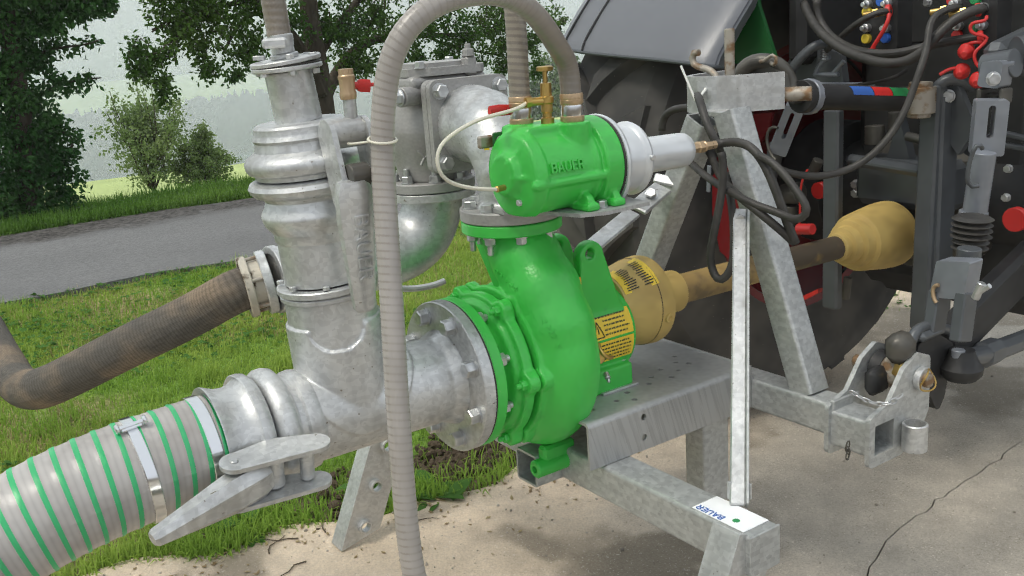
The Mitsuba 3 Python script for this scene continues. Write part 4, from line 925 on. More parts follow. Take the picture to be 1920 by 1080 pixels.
a = tz(1.294); add('fitting_lever', rbox(a + A3((-.020, -.022, .002)), (.040, .020, .016), .004, [unit((.9, -.43, -.0)), unit((.43, .9, 0)), ZA]), 'galvanised', ri)
def xplate(x, P, r, rr): return prism(LineString(P).buffer(rr, quad_segs=10), (x, 0, 0), YA, ZA, .009)
add('side_plate', xplate(.646, [(1.442, 1.150), (1.428, 1.10), (1.415, 1.056)], 0, .026), 'galvanised', ri)
add('side_plate', xplate(.708, [(1.442, 1.150), (1.428, 1.10), (1.415, 1.056)], 0, .026), 'galvanised', ri)
add('cross_sleeve', cyl((.646, 1.446, 1.152), (.708, 1.446, 1.152), .024, n=32), 'galvanised', ri)
add('roller', cyl((.652, 1.395, 1.090), (.684, 1.395, 1.090), .019, n=28), 'oily_iron', ri)
l0, l1 = A3((0.654, 1.388, 1.084)), A3((0.659, 1.405, 0.870))
lk = add('lever', lever_mesh(l0, l1, (0, 1, 0), .058, .036, .034, .022), 'galvanised', ri, smooth=40, label='hanging tapered lever with raised lettering')
dl = unit(l1 - l0); nl = unit(A3((0, -1, 0)) - dl * (A3((0, -1, 0)) @ dl))
tm_ = meshkit.text_mesh('BAUER', .024, .0038); tx = place(tm_, l0 + dl * .050 + nl * .0168 + A3((-.011, 0, 0)), dl, np.cross(nl, dl), nl)
add('lettering', tx, 'galvanised', lk, smooth=False)
bv = thing('ball_valve', 'small brass coloured ball valve with red lever on top of the pipe coupling', 'valve')
b = A3((0.691, 1.445, 1.187))
add('nipple', cyl(b - (0, 0, .015), b + (0, 0, .018), .0105, n=24), 'galvanised', bv)
add('body', lathe(b + A3((-.001, 0, .016)), ZA, [(0, .0125), (.004, .0135), (.010, .0135), (.012, .0125), (.030, .0125), (.032, .0135), (.036, .0135), (.038, .012), (.047, .012)], 20), 'copper_band', bv)
add('lever', cat(cyl(b + (.010, 0, .036), b + (.018, -.002, .036), .006, n=14), lever_mesh(b + A3((.016, -.002, .036)), b + A3((.032, -.004, .034)), ZA, .010, .008, .020, .010), lever_mesh(b + A3((.030, -.004, .035)), b + A3((.046, -.006, .035)), ZA, .005, .004, .006, .004)), 'red_plastic', bv)

# ---- discharge bend and swing check valve
db = thing('discharge_bend', 'pale galvanised reducing bend rising from the green discharge flange', 'pipe')
add('lower_flange', ring((1.060, Y0, .9525), ZA, .099, .045, .023, 64), 'cast_grey', db)
for q_ in range(8):
    a = math.radians(22.5 + 45 * q_); add('flange_bolt', hexbolt((1.060 + .079 * math.cos(a), Y0 + .079 * math.sin(a), .964), ZA, .022, .0125), 'bolt_zinc', db)
VC = A3((1.098, 1.752, 1.108))
def bend(P):
    pts = [((1.052, Y0, .955), .052), ((1.052, Y0, .985), .050), ((1.052, Y0 + .002, 1.03), .052), ((1.056, Y0 + .020, 1.068), .056), ((1.068, Y0 + .055, 1.098), .064), ((1.082, Y0 + .10, 1.108), .070), ((1.094, Y0 + .16, 1.108), .076), ((1.098, Y0 + .19, 1.108), .078)]
    d = None
    for (a, ra), (b, rb_) in zip(pts[:-1], pts[1:]):
        e = s_caps(P, a, b, ra, rb_); d = e if d is None else smin(d, e, .01)
    d = smin(d, s_cyl(P, (1.052, Y0, .955), (1.052, Y0, .970), .062, .004), .012)
    d = np.maximum(d, np.maximum(P[..., 1] - 1.737, .958 - P[..., 2]))
    return d
add('bend_pipe', nets(bend, (.97, 1.49, .945), (1.20, 1.745, 1.205), .0032), 'galvanised', db, smooth=True)
def sqfl(t): return rpoly([(-.094, -.094), (.094, -.094), (.094, .094), (-.094, .094)], .018)
add('square_flange', cat(prism(sqfl(0), VC - YA * .012, XA, ZA, .015)), 'cast_grey', db)
for sx in (-1, 1):
    for sz in (-1, 1): add('square_bolt', hexbolt(VC + A3((sx * .072, -.0195, sz * .072)), -YA, .025, .014), 'bolt_zinc', db)
cvv = thing('check_valve', 'grey cast check valve with bolted cap between the bend and the elbow', 'valve')
add('square_flange', prism(sqfl(0), VC + YA * .006, XA, ZA, .018), 'cast_grey', cvv)
def vbody(P):
    d = s_cyl(P, (1.098, 1.765, 1.108), (1.095, 1.86, 1.105), .075, .01)
    d = smin(d, s_ell(P, (1.075, 1.868, 1.105), (.100, .085, .100)), .03)
    d = smin(d, s_cyl(P, (1.072, 1.878, .985), (1.074, 1.872, 1.10), .068, .01, .085), .03)
    d = smin(d, s_cyl(P, (1.000, 1.85, 1.168), (1.16, 1.85, 1.180), .032, .01), .02)
    cap_ = s_box(P, (1.085, 1.86, 1.195), (.185, .155, .030), .012)
    return smin(d, cap_, .02)
add('body', nets(vbody, (.955, 1.75, .955), (1.215, 1.975, 1.225), .0036), 'cast_grey', cvv, smooth=True)
cpoly = rpoly([(-.095, -.055), (-.055, -.088), (.070, -.088), (.098, -.050), (.098, .06), (.05, .09), (-.06, .09), (-.095, .05)], .015)
add('cap', cat(prism(cpoly, (1.090, 1.86, 1.217), XA, YA, .016), prism(cpoly.buffer(-.022), (1.090, 1.86, 1.228), XA, YA, .012)), 'cast_grey', cvv)
add('cap_bolt', cat(rbox((1.135, 1.785, 1.222), (.028, .024, .040), .005), hexbolt((1.135, 1.785, 1.242), ZA, .022, .012, True, .010)), 'cast_grey', cvv)
for x, y in ((1.02, 1.79), (1.02, 1.93), (1.17, 1.92)): add('cap_screw', hexbolt((x, y, 1.225), ZA, .018, .012), 'bolt_zinc', cvv)
add('side_plug', cyl((1.01, 1.80, 1.172), (.965, 1.785, 1.172), .020, n=28), 'cast_grey', cvv)
add('plug_nut', hexbolt((.966, 1.785, 1.172), -XA, .026, .012), 'bolt_zinc', cvv)
add('arrow_mark', cat(tube([(1.000, 1.795, 1.06), (1.012, 1.79, 1.045)], .003), tube([(1.003, 1.792, 1.030), (1.012, 1.79, 1.045)], .003), tube([(1.028, 1.785, 1.048), (1.012, 1.79, 1.045)], .003)), 'cast_grey', cvv)
EC = A3((1.072, 1.880, .962))
add('bottom_flange', cyl(EC + ZA * .004, EC + ZA * .024, .098, n=64), 'cast_grey', cvv)
for k in range(8):
    a = math.radians(22.5 + 45 * k); e = A3((math.cos(a), math.sin(a), 0)) * .080
    add('flange_bolt', hexbolt(EC + e + ZA * .024, ZA, .021, .014, True, .016), 'bolt_zinc', cvv)
el = thing('delivery_elbow', 'galvanised elbow curving from below the check valve towards the black hose', 'pipe')
add('flange', cyl(EC - ZA * .016, EC + ZA * .002, .097, n=64), 'galvanised', el)
EP = [EC - ZA * .01, EC + A3((0, 0, -.03)), EC + A3((-.012, .004, -.070)), EC + A3((-.045, .008, -.110)), EC + A3((-.100, .012, -.130)), EC + A3((-.17, .014, -.135)), A3((.76, 1.898, .828)), A3((.700, 1.897, .829))]
add('elbow_pipe', tube(EP, .066, 40, .008), 'galvanised', el, smooth=True)
CC = A3((.700, 1.897, .829))
dh = unit((-.95, .22, -.12))
add('end_ring', cat(ring(CC, XA, .070, .055, .016, 48)), 'galvanised', el)
add('spike', tube([(1.016, 1.980, 0.729), (1.058, 1.980, 0.719), (1.116, 1.980, 0.716), (1.143, 1.980, 0.720)], (.0075), 10), 'galvanised', el)

bh = thing('delivery_hose', 'black woven rubber hose drooping over the lawn from its riveted collar', 'hose')
HB = [CC + dh * .012, CC + dh * .05] + [(0.613, 1.903, 0.819), (0.567, 1.939, 0.792), (0.510, 1.980, 0.761), (0.443, 2.027, 0.728), (0.376, 2.084, 0.690), (0.316, 2.150, 0.651), (0.271, 2.220, 0.620), (0.247, 2.331, 0.604), (0.245, 2.483, 0.606), (0.246, 2.635, 0.616), (0.245, 2.869, 0.642), (0.229, 3.251, 0.632), (0.163, 3.885, 0.525)]
q = spline(HB, step=.008); sag = np.ones(len(q)) * .044
m, uv = sweep(q, sag, 36); add('hose', m, 'woven_rubber', bh, smooth=True, uv=uv)
add('hose_collar', cat(ring(CC + dh * .058, dh, .063, .052, .016, 48)), 'dirty_collar', bh)
add('hose_collar', ring(CC + dh * .020, dh, .066, .052, .018, 48), 'galvanised', bh)
add('collar_sleeve', cyl(CC + dh * .010, CC + dh * .052, .051, n=40), 'dirty_collar', bh)
x_, y_, z_ = basis(dh)
for k in range(6):
    a = k * np.pi / 3 + .4; e = (x_ * math.cos(a) + y_ * math.sin(a)) * .057
    add('collar_bolt', cat(cyl(CC + dh * .012 + e, CC + dh * .066 + e, .004, n=10)), 'rusty_steel', bh)

# ---- green vacuum pump on its bracket
vp = thing('vacuum_pump', 'small bright green vacuum pump drum with raised lettering above the pump', 'pump')
VY, VZ = 1.420, 1.043
br = Polygon([(0.990, 1.504, 0.962)[:2], (1.015, 1.420, 0.962)[:2], (1.029, 1.284, 0.962)[:2], (1.145, 1.285, 0.962)[:2], (1.194, 1.410, 0.962)[:2], (1.165, 1.554, 0.962)[:2], (1.063, 1.555, 0.962)[:2]]).convex_hull
brz = .9665
bpoly = rpoly(list(br.exterior.coords)[:-1], .006)
add('bracket_plate', prism(Polygon([(1.00, 1.60), (.985, 1.47), (1.03, 1.415), (1.055, 1.335), (1.10, 1.315), (1.205, 1.320), (1.215, 1.40), (1.17, 1.47), (1.14, 1.60)]), (0, 0, .9685), XA, YA, .007), 'galvanised_plate', vp)
def drum(P):
    d = s_cyl(P, (.976, VY, VZ), (1.135, VY, VZ), .0735, .008)
    d = smin(d, s_ell(P, (.982, VY, VZ), (.020, .070, .070)), .012)
    d = smin(d, s_cyl(P, (.951, VY - .002, VZ + .004), (.990, VY, VZ + .004), .036, .006, .046), .008)
    d = smin(d, s_cyl(P, (1.122, VY, VZ), (1.163, VY, VZ), .0865, .005), .010)
    # port block on top
    d = smin(d, s_box(P, (1.052, VY + .010, VZ + .055), (.120, .086, .056), .006), .008)
    d = smin(d, s_cyl(P, (1.090, VY - .034, VZ), (1.090, VY - .034, VZ + .0835), .030, .003), .006)
    d = smin(d, s_cyl(P, (1.022, VY + .028, VZ), (1.022, VY + .028, VZ + .0835), .026, .003), .008)
    # ribs: one along the side, rings round the end
    d = smin(d, s_caps(P, (.972, VY - .073, VZ - .012), (1.140, VY - .075, VZ - .012), .0075), .005)
    th = np.hypot(P[..., 1] - VY, P[..., 2] - VZ)
    for xx, rr in ((.992, .0765), (1.110, .0755)):
        d = smin(d, np.hypot(P[..., 0] - xx, th - rr + .002) - .0058, .005)
    for a in (125, 180, 235): 
        b = math.radians(a); d = smin(d, s_caps(P, (.958, VY + .03 * math.cos(b), VZ + .03 * math.sin(b)), (.985, VY + .069 * math.cos(b), VZ + .069 * math.sin(b)), .0055), .005)
    for xx in (1.085, 1.145):
        d = smin(d, np.maximum(s_caps(P, (xx, VY - .045, VZ - .058), (xx, VY - .062, .982), .022, .022), np.abs(P[..., 0] - xx) - .0075), .006)
        d = smin(d, s_box(P, (xx, VY - .064, .9785), (.028, .050, .013), .004), .006)
    return np.maximum(d, .9722 - P[..., 2])
add('drum', nets(drum, (.925, VY - .11, .965), (1.175, VY + .10, 1.14), .0027), 'green_paint', vp, smooth=True)
add('seal_ring', ring((1.166, VY, VZ), XA, .0845, .06, .005, 64, .0005), 'black_rubber', vp)
add('foot_bolt', hexbolt((1.115, VY - .072, .9725), ZA, .017, .010), 'bolt_zinc', vp); add('end_screw', hexbolt((.957, VY - .045, VZ - .040), -XA, .010, .006, False), 'bolt_zinc', vp)
def lett(text, h, x0, zc, dp):
    m = meshkit.text_mesh(text, h, dp, True); v = m.vertices.copy(); a = (v[:, 1] - h / 2) / .0745 + math.radians(zc); r = .0735 + v[:, 2]
    m.vertices = np.stack([x0 + v[:, 0], VY - r * np.cos(a), VZ + r * np.sin(a)], 1); return m
add('lettering', lett('BAUER', .0160, 1.003, 11, .0052), 'green_paint', vp, smooth=False, label='raised lettering on the green drum')
add('lettering', lett('U', .018, 1.108, 16, .0022), 'green_paint', vp, smooth=False)
def hose_fitting(c, tilt=(0, 0, 1), parent=vp):
    d = unit(tilt)
    add('hose_tail', cat(lathe(c, d, [(0, .0205), (.004, .0215), (.010, .0215), (.012, .019), (.034, .019)], 28)), 'copper_band', parent)
    add('tail_nut', lathe(c + d * .010, d, [(0, .0195), (.002, .0205), (.018, .0205), (.020, .0195)], 12), 'bright_band', parent)
    add('tail_clip', lathe(c + d * .031, d, [(0, .0195), (.002, .0208), (.008, .0208), (.009, .020), (.010, .0208), (.017, .0208), (.019, .0195)], 36), 'copper_band', parent)
F1, F2 = A3((1.090, VY - .032, VZ + .083)), A3((1.022, VY + .028, VZ + .083))
hose_fitting(F1); hose_fitting(F2)
add('dark_plate', cat(rbox((1.010, 1.470, 1.103), (.075, .006, .026), .002)), 'dark_green_paint', vp)
add('plate_screw', hexbolt((.985, 1.4665, 1.103), -YA, .010, .005), 'bolt_zinc', vp)
add('plate_clamp', rbox((.966, 1.485, 1.100), (.030, .012, .022), .003), 'rusty_steel', vp)
add('white_ring', lathe((1.168, VY, VZ - .002), XA, [(0, .070), (0, .0880), (.004, .0895), (.009, .0880), (.010, .074), (.013, .066)], 64), 'white_enamel', vp)
add('outlet_cap', lathe((1.176, VY, VZ - .004), XA, [(0, .062), (.004, .064), (.055, .064), (.060, .068), (.067, .070), (.072, .068), (.074, .060)], 56), 'white_enamel', vp)
add('band_bolt', cyl((1.243, VY - .066, VZ + .002), (1.243, VY - .074, VZ + .002), .006, n=12), 'bolt_zinc', vp)
add('outlet_cap_end', cyl((1.248, VY, VZ - .004), (1.256, VY, VZ - .004), .052, n=48), 'white_enamel', vp)
ed = unit((1, 0, -.02))
add('cylinder', lathe((1.252, VY, VZ - .004), ed, [(0, .0345), (.125, .0345), (.136, .0335), (.142, .030)], 48), 'white_enamel', vp)
v0 = A3((1.394, VY, VZ - .007))
add('screw_fitting', cat(lathe(v0, XA, [(0, .011), (.008, .011), (.010, .0135), (.022, .0135), (.024, .010), (.034, .010), (.036, .0125), (.047, .0125), (.049, .009), (.085, .0085)], 6), ring(v0 + XA * .053, XA, .0115, .008, .006, 20)), 'copper_band', vp)
# brass needle valve on the drum, thin tube and red lever
gv = thing('needle_valve', 'brass needle valve with knob between the two ribbed hoses', 'valve')
g0 = A3((1.056, VY - .004, VZ + .083))
add('body', cat(lathe(g0, ZA, [(0, .012), (.010, .012), (.011, .0085), (.018, .0085), (.020, .0105), (.034, .0105), (.036, .013), (.046, .013), (.048, .0105), (.070, .0100), (.071, .0055)], 16), cyl(g0 + (-.006, 0, .040), g0 + (-.034, .006, .040), .0075, n=14), lathe(g0 + A3((-.030, .006, .040)), unit((-1, .2, 0)), [(0, .0095), (.010, .0095)], 6)), 'brass', gv)
add('stem', cyl(g0 + (0, 0, .070), g0 + (0, 0, .092), .0042, n=12), 'brass', gv)
add('knob', lathe(g0 + A3((0, 0, .090)), ZA, [(0, .0085), (.0015, .0150), (.008, .0150), (.0095, .011)], 10), 'brass', gv)
wt = thing('plastic_tube', 'thin milky plastic tube looping from the needle valve to the drum end', 'tube')
add('tube', tube([g0 + (-.036, .008, .040), (0.984, 1.420, 1.156), (0.919, 1.415, 1.149), (0.861, 1.410, 1.133), (0.821, 1.405, 1.106), (0.819, 1.400, 1.071), (0.852, 1.400, 1.046), (0.890, 1.395, 1.035), (0.925, 1.390, 1.029)], .0034, 10), 'cable_tie_plastic', wt, smooth=True)
add('tube_nut', cyl((0.919, 1.390, 1.030), A3((0.919, 1.390, 1.030)) + A3((.022, .006, 0)), .0055, n=12), 'brass', wt)
rl = thing('red_lever', 'flat red plastic valve lever above the pale bend', 'lever')
add('handle', lever_mesh((0.970, 1.470, 1.155), (1.040, 1.470, 1.151), ZA, .012, .016, .020, .016), 'red_plastic', rl)
add('yellow_tag', prism(sbox(-.005, -.011, .005, .011), (0.978, 1.500, 1.094), unit((.8, -.6, 0)), ZA, .001), 'yellow_sticker', db, smooth=False)

# ---- ribbed vacuum hoses
v1 = thing('vacuum_hose', 'pale ribbed hose arching up from the drum and hanging down in front of the tee', 'hose')
HV = [F1 + (0, 0, .034), F1 + (-.001, 0, .062), F1 + (-.006, .0, .100), (1.056, 1.375, 1.257), (1.017, 1.360, 1.295), (0.975, 1.350, 1.326), (0.918, 1.340, 1.346), (0.856, 1.330, 1.348), (0.803, 1.330, 1.338), (0.756, 1.335, 1.312), (0.726, 1.345, 1.273), (0.711, 1.355, 1.223), (0.702, 1.360, 1.168), (0.695, 1.360, 1.104), (0.686, 1.350, 1.032), (0.675, 1.335, 0.951), (0.664, 1.320, 0.871), (0.652, 1.305, 0.790), (0.641, 1.290, 0.709), (0.633, 1.280, 0.625), (0.627, 1.270, 0.538), (0.627, 1.260, 0.458), (0.640, 1.250, 0.351)]
e = A3(HV[-1]); HV += [e + (.02, -.02, -.12), e + (.12, -.05, -.16)]
q = spline(HV, step=.0030)
m, uv = sweep(q, .0185, 20, lambda u, v: .00022 * np.sin(2 * np.pi * (v / .0118 + u)))
add('hose', m, 'clear_ribbed_hose', v1, smooth=True, uv=uv)
ct = thing('cable_tie', 'pale cable tie looped round the hanging hose beside the pipe coupling', 'cable tie')
hcn = A3((0.698, 1.360, 1.143))
add('loop', tube([hcn + A3((math.cos(a) * .0215, math.sin(a) * .0215, .004 * math.sin(a))) for a in np.linspace(-.5, 2 * np.pi - .4, 16)] + [hcn + A3((-.012, .03, -.004)), hcn + A3((-.030, .058, -.006))], .0022, 6, .004), 'cable_tie_plastic', ct)
add('lock', rbox(A3((0.695, 1.385, 1.142)), (.012, .012, .008), .002), 'cable_tie_plastic', ct)
v2 = thing('vacuum_hose', 'brownish ribbed hose rising straight up behind the brass needle valve', 'hose')
HW = [F2 + (0, 0, .036), F2 + (0, 0, .09), F2 + (.004, .004, .16), F2 + (.004, .01, .26), F2 + (-.02, .015, .40), F2 + (-.10, .02, .52), F2 + (-.20, .03, .55), tz(1.312) + A3((.04, 0, .32)), tz(1.312) + A3((-.004, 0, .22)), tz(1.312) + A3((-.006, 0, .10)), tz(1.312) + A3((0, 0, -.01))]
q = spline(HW, step=.0030); half = len(q) // 2
m, uv = sweep(q[:half], .0185, 20, lambda u, v: .0004 * np.sin(2 * np.pi * (v / .0118 + u))); add('hose', m, 'brown_ribbed_hose', v2, smooth=True, uv=uv)
v3 = thing('vacuum_hose', 'short pale ribbed hose standing on the top flange of the upright pipe', 'hose')
m, uv = sweep(q[half - 1:][::-1], .0195, 20, lambda u, v: .0004 * np.sin(2 * np.pi * (v / .0118 + u))); add('hose', m, 'clear_ribbed_hose', v3, smooth=True, uv=uv)

# ---- drive shaft with ochre guards
ds = thing('drive_shaft', 'ochre plastic guarded drive shaft between pump and tractor', 'shaft')
DZ = .703
dxs = unit((1, 0, -.010))
def sx_(x): return A3((1.285, Y0, DZ)) + dxs * (x - 1.285)
add('guard_cone', lathe((1.285, Y0, DZ), dxs, [(0, .068), (.0, .072), (.045, .088), (.085, .0965), (.104, .0975), (.113, .0955), (.119, .089), (.1205, .062), (.122, .050)], 72), 'ochre_plastic', ds, label='wide ochre guard cup at the pump end', smooth=28)
add('cup_seam', ring(sx_(1.362), dxs, .0960, .09, .0015, 72, .0004), 'ochre_dirty_plastic', ds)
add('neck_ring', lathe(sx_(1.404), dxs, [(0, .048), (.010, .0485), (.014, .0455), (.060, .0455), (.066, .0475), (.080, .0470), (.083, .036)], 48), 'ochre_plastic', ds, smooth=25)
add('guard_tube', cyl(sx_(1.48), sx_(1.78), .0335, n=40), 'ochre_worn_plastic', ds)
add('guard_tube', cyl(sx_(1.78), sx_(2.07), .0300, n=40), 'ochre_dirty_plastic', ds, label='muddy inner guard tube near the tractor')
add('tractor_cone', lathe(sx_(2.048), dxs, [(0, .028), (.002, .034), (.006, .036), (.022, .0365), (.0225, .036), (.026, .0465), (.049, .050), (.050, .0495), (.054, .0615), (.078, .0655), (.079, .065), (.084, .0755), (.13, .0815), (.18, .0875), (.205, .0890), (.222, .0885), (.226, .0865), (.228, .076), (.20, .06)], 72, close=False), 'ochre_plastic', ds, smooth=14, label='stepped ochre guard cone at the tractor end')
add('yoke', cyl(sx_(2.2), sx_(2.32), .045, n=28), 'oily_iron', ds)
def cone_sticker(x0, x1, a0, a1, dr=.0008):
    V, F = [], []; n = 10
    for k in range(n + 1):
        a = math.radians(a0 + (a1 - a0) * k / n)
        for x in (x0, x1):
            r = np.interp(x - 1.285, [0, .045, .085, .104], [.072, .088, .0965, .0975]) + dr; V.append((x, Y0 + r * math.cos(a), DZ + r * math.sin(a)))
    for k in range(n): b = 2 * k; F += [[b, b + 1, b + 3], [b, b + 3, b + 2]]
    return tm(V, F)
s = add('sticker', cone_sticker(1.290, 1.368, 92, 146), 'yellow_sticker', ds, smooth=True, label='yellow instruction sticker with columns of print')
ms = []
for k in range(11):
    a = 101 + 4.0 * k
    for x0, x1 in ((1.297, 1.325), (1.332, 1.360)):
        ms.append(cone_sticker(x0 + .006 * rng.random(), x1 - .008 * rng.random(), a, a + 1.5, .0013))
add('small_print', cat(*ms), 'black_print', s, smooth=False)
hp_ = A3((1.378, Y0 - .0985 * math.cos(.22), DZ - .0985 * math.sin(.22)))
add('grease_boss', boolean(cyl(hp_ + A3((0, .008, 0)), hp_ + A3((0, -.004, -.001)), .010, n=24), [cyl(hp_ + A3((0, 0, 0)), hp_ + A3((0, -.02, -.002)), .0055, n=16)]), 'ochre_plastic', ds)

# ================================================================== THE TRACTOR (its rear, from the left behind)
tr = thing('tractor', 'dark grey tractor with big muddy rear tyre and three-point hitch, seen from behind', 'tractor')
def slab_(P, x, t, mat, name='panel', **k): return add(name, prism(Polygon([(p[1], p[2]) for p in P]), (x, 0, 0), YA, ZA, t), mat, tr, **k)
# transmission and cab floor
add('transmission', cat(rbox((2.90, 1.557, .90), (.85, .56, .85), .05), rbox((2.62, 1.557, 1.32), (.30, .80, .34), .03)), 'tractor_black', tr)
add('rear_bulkhead', rbox((2.80, 1.45, 1.75), (.10, 1.5, 1.0), .02), 'tractor_black', tr)
add('axle', cat(cyl((2.55, .95, .76), (2.55, 2.10, .76), .13, n=40), cyl((2.55, 1.86, .76), (2.55, 2.0, .76), .19, n=40)), 'tractor_black', tr)
add('bulkhead_side', rbox((2.62, 1.02, 1.02), (.35, .10, .80), .02), 'tractor_black', tr)
# fender: folded dark panels
V = []
fe = [(1.910, 2.478, 1.222), (1.875, 2.410, 1.220), (1.870, 2.318, 1.210), (1.870, 2.069, 1.190), (1.870, 1.925, 1.178), (1.885, 1.848, 1.168), (1.910, 1.831, 1.162), (1.960, 1.857, 1.155)]
rows = [(0, 0), (.025, .012), (.10, .075), (.20, .17), (.33, .32), (.42, .50), (.47, .75)]
for dz, dx in rows:
    for x, y, z in fe: V.append((x + dx, y, z + dz))
n_ = len(fe); F = []
for r_ in range(len(rows) - 1):
    for k in range(n_ - 1): b_ = r_ * n_ + k; F += [[b_, b_ + 1, b_ + n_ + 1], [b_, b_ + n_ + 1, b_ + n_]]
fm = tm(V, F); back = fm.copy(); back.vertices = back.vertices + (.010, 0, -.006); back.faces = back.faces[:, ::-1]
fd = add('fender', cat(fm, back), 'fender_grey', tr, smooth=30, label='dark grey sloping fender over the left rear tyre')
add('fender_lip', tube([A3(e) + (.002, 0, -.004) for e in fe], .0055, 8), 'tractor_grey', tr)
for k in (1, 2):
    x, y, z = fe[k]; add('panel_seam', tube([(x + dx - .001, y, z + dz + .001) for dz, dx in rows[:6]], .0035, 6), 'tractor_black', fd)
slab_([(2.100, 1.957, 1.155), (2.100, 1.934, 1.154), (2.100, 1.812, 1.134), (2.100, 1.781, 1.142), (2.100, 1.848, 1.303), (2.100, 1.860, 1.358), (2.100, 1.885, 1.305)], 2.10, .012, 'dark_green_paint', 'side_panel', label='dark green bolted side panel right of the fender')
for p in ((2.090, 1.940, 1.158), (2.090, 1.899, 1.260), (2.090, 1.805, 1.147)): add('panel_bolt', hexbolt(p, -XA, .014, .007), 'bolt_zinc', tr)
add('fender_inner', rbox((2.45, 1.80, 1.45), (.55, .06, .62), .02), 'tractor_black', tr)
# left rear tyre
TC, TR_, TY0, TY1 = A3((2.55, 0, .765)), .765, 2.03, 2.50
def tyre_prof(): return [(TY0 + .03, .40), (TY0, .46), (TY0 - .01, .58), (TY0 + .01, .68), (TY0 + .06, .715), (2.26, .728), (TY1 - .06, .715), (TY1 - .01, .68), (TY1 + .01, .58), (TY1, .46), (TY1 - .03, .40)]
ty = add('tyre', lathe((2.55, 0, .765), YA, tyre_prof(), 96, close=False), 'tyre_rubber', tr, smooth=30)
ms = []
for k in range(17):
    for side in (0, 1):
        a0 = 2 * np.pi * (k + .5 * side) / 17; V = []
        for t in np.linspace(0, 1, 6):
            y = 2.265 + (1 if side else -1) * (.212 * t - .02); a = a0 + .27 * (t ** .8) ; base = .705 - .055 * max(0, t - .75) * 4 * .6; top = .765 - .040 * t ** 3
            for rr, da in ((base - .02, -.085), (top, -.050), (top, .050), (base - .02, .085)):
                V.append((2.55 + rr * math.sin(a + da), y, .765 + rr * math.cos(a + da)))
        F = []
        for s_ in range(5):
            for e_ in range(4): b_ = s_ * 4; F += [[b_ + e_, b_ + (e_ + 1) % 4, b_ + 4 + (e_ + 1) % 4], [b_ + e_, b_ + 4 + (e_ + 1) % 4, b_ + 4 + e_]]
        F += [[0, 1, 2], [0, 2, 3], [20, 22, 21], [20, 23, 22]]
        add('tread_lug', tm(V, F), 'tyre_rubber', ty, smooth=55)
add('wheel_rim', lathe((2.55, 0, .765), YA, [(2.05, .405), (2.045, .43), (2.06, .435), (2.10, .40), (2.16, .36), (2.20, .34), (2.22, .15), (2.22, .0)], 64, close=False), 'red_rim_paint', tr, smooth=30)
add('wheel_dish', prism(Polygon([(2.050, 1.976, 0.844)[1:], (2.050, 1.926, 0.893)[1:], (2.050, 1.882, 0.822)[1:], (2.050, 1.869, 0.703)[1:], (2.050, 1.894, 0.599)[1:], (2.050, 1.951, 0.629)[1:], (2.050, 1.978, 0.736)[1:]]), (2.05, 0, 0), YA, ZA, .012), 'red_rim_paint', tr)
# rear castings
lbx = 2.2
add('drop_bracket', bar((2.200, 1.685, 1.025), (2.200, 1.680, 0.477), .050, .030, hint=XA, b=.006), 'tractor_grey', tr)
add('drop_bracket', cat(bar((2.200, 1.397, 1.092), (2.200, 1.404, 0.475), .050, .040, hint=XA, b=.006), bar(A3((2.230, 1.393, 1.068)), A3((2.230, 1.389, 0.497)), .05, .07, hint=XA, b=.006)), 'tractor_grey', tr)
add('bracket_top', cat(tube([(2.200, 1.395, 1.039), (2.200, 1.389, 1.084), (2.210, 1.372, 1.102), (2.240, 1.357, 1.097), (2.280, 1.350, 1.081)], .014), prism(Polygon([p[1:] for p in ((2.240, 1.413, 1.003), (2.240, 1.400, 1.080), (2.240, 1.356, 1.089), (2.240, 1.304, 0.988), (2.240, 1.347, 0.922))]), (2.24, 0, 0), YA, ZA, .02)), 'tractor_grey', tr)
add('bracket_bolt', hexbolt((2.220, 1.372, 1.063), (-.9, -.4, 0), .024, .016), 'bolt_zinc', tr)
add('cross_block', cat(bar((2.250, 1.678, 0.887), (2.250, 1.444, 0.871), .03, .036, hint=XA, b=.012), rbox((2.40, 1.555, .82), (.20, .28, .13), .02)), 'tractor_grey', tr)
add('hitch_body', cat(rbox((2.46, 1.555, .76), (.14, .34, .30), .03), cyl((2.34, 1.557, .683), (2.5, 1.557, .683), .072, n=40), cyl((2.36, 1.557, .683), (2.41, 1.557, .683), .095, n=40)), 'oily_iron', tr)
add('power_take_off', cyl((2.33, 1.557, .683), (2.40, 1.557, .683), .024, n=24), 'bolt_zinc', tr)
for p in ((2.380, 1.740, 0.768), (2.380, 1.741, 0.794)): add('casting_bolt', hexbolt(p, -XA, .020, .012), 'bolt_zinc', tr)
for p0_, p1_, r_ in (((2.320, 1.644, 0.971), (2.320, 1.642, 0.921), .026), ((2.350, 1.601, 1.005), (2.350, 1.598, 0.934), .020), ((2.300, 1.533, 0.950), (2.300, 1.490, 0.943), .012)):
    add('filter_cap', cyl(p0_, p1_, r_, n=24), 'oily_iron', tr)
add('casting_web', prism(Polygon([p[1:] for p in ((2.340, 1.609, 0.877), (2.340, 1.575, 1.000), (2.340, 1.538, 0.882), (2.340, 1.506, 0.859), (2.340, 1.655, 0.867))]), (2.34, 0, 0), YA, ZA, .03), 'tractor_grey', tr)
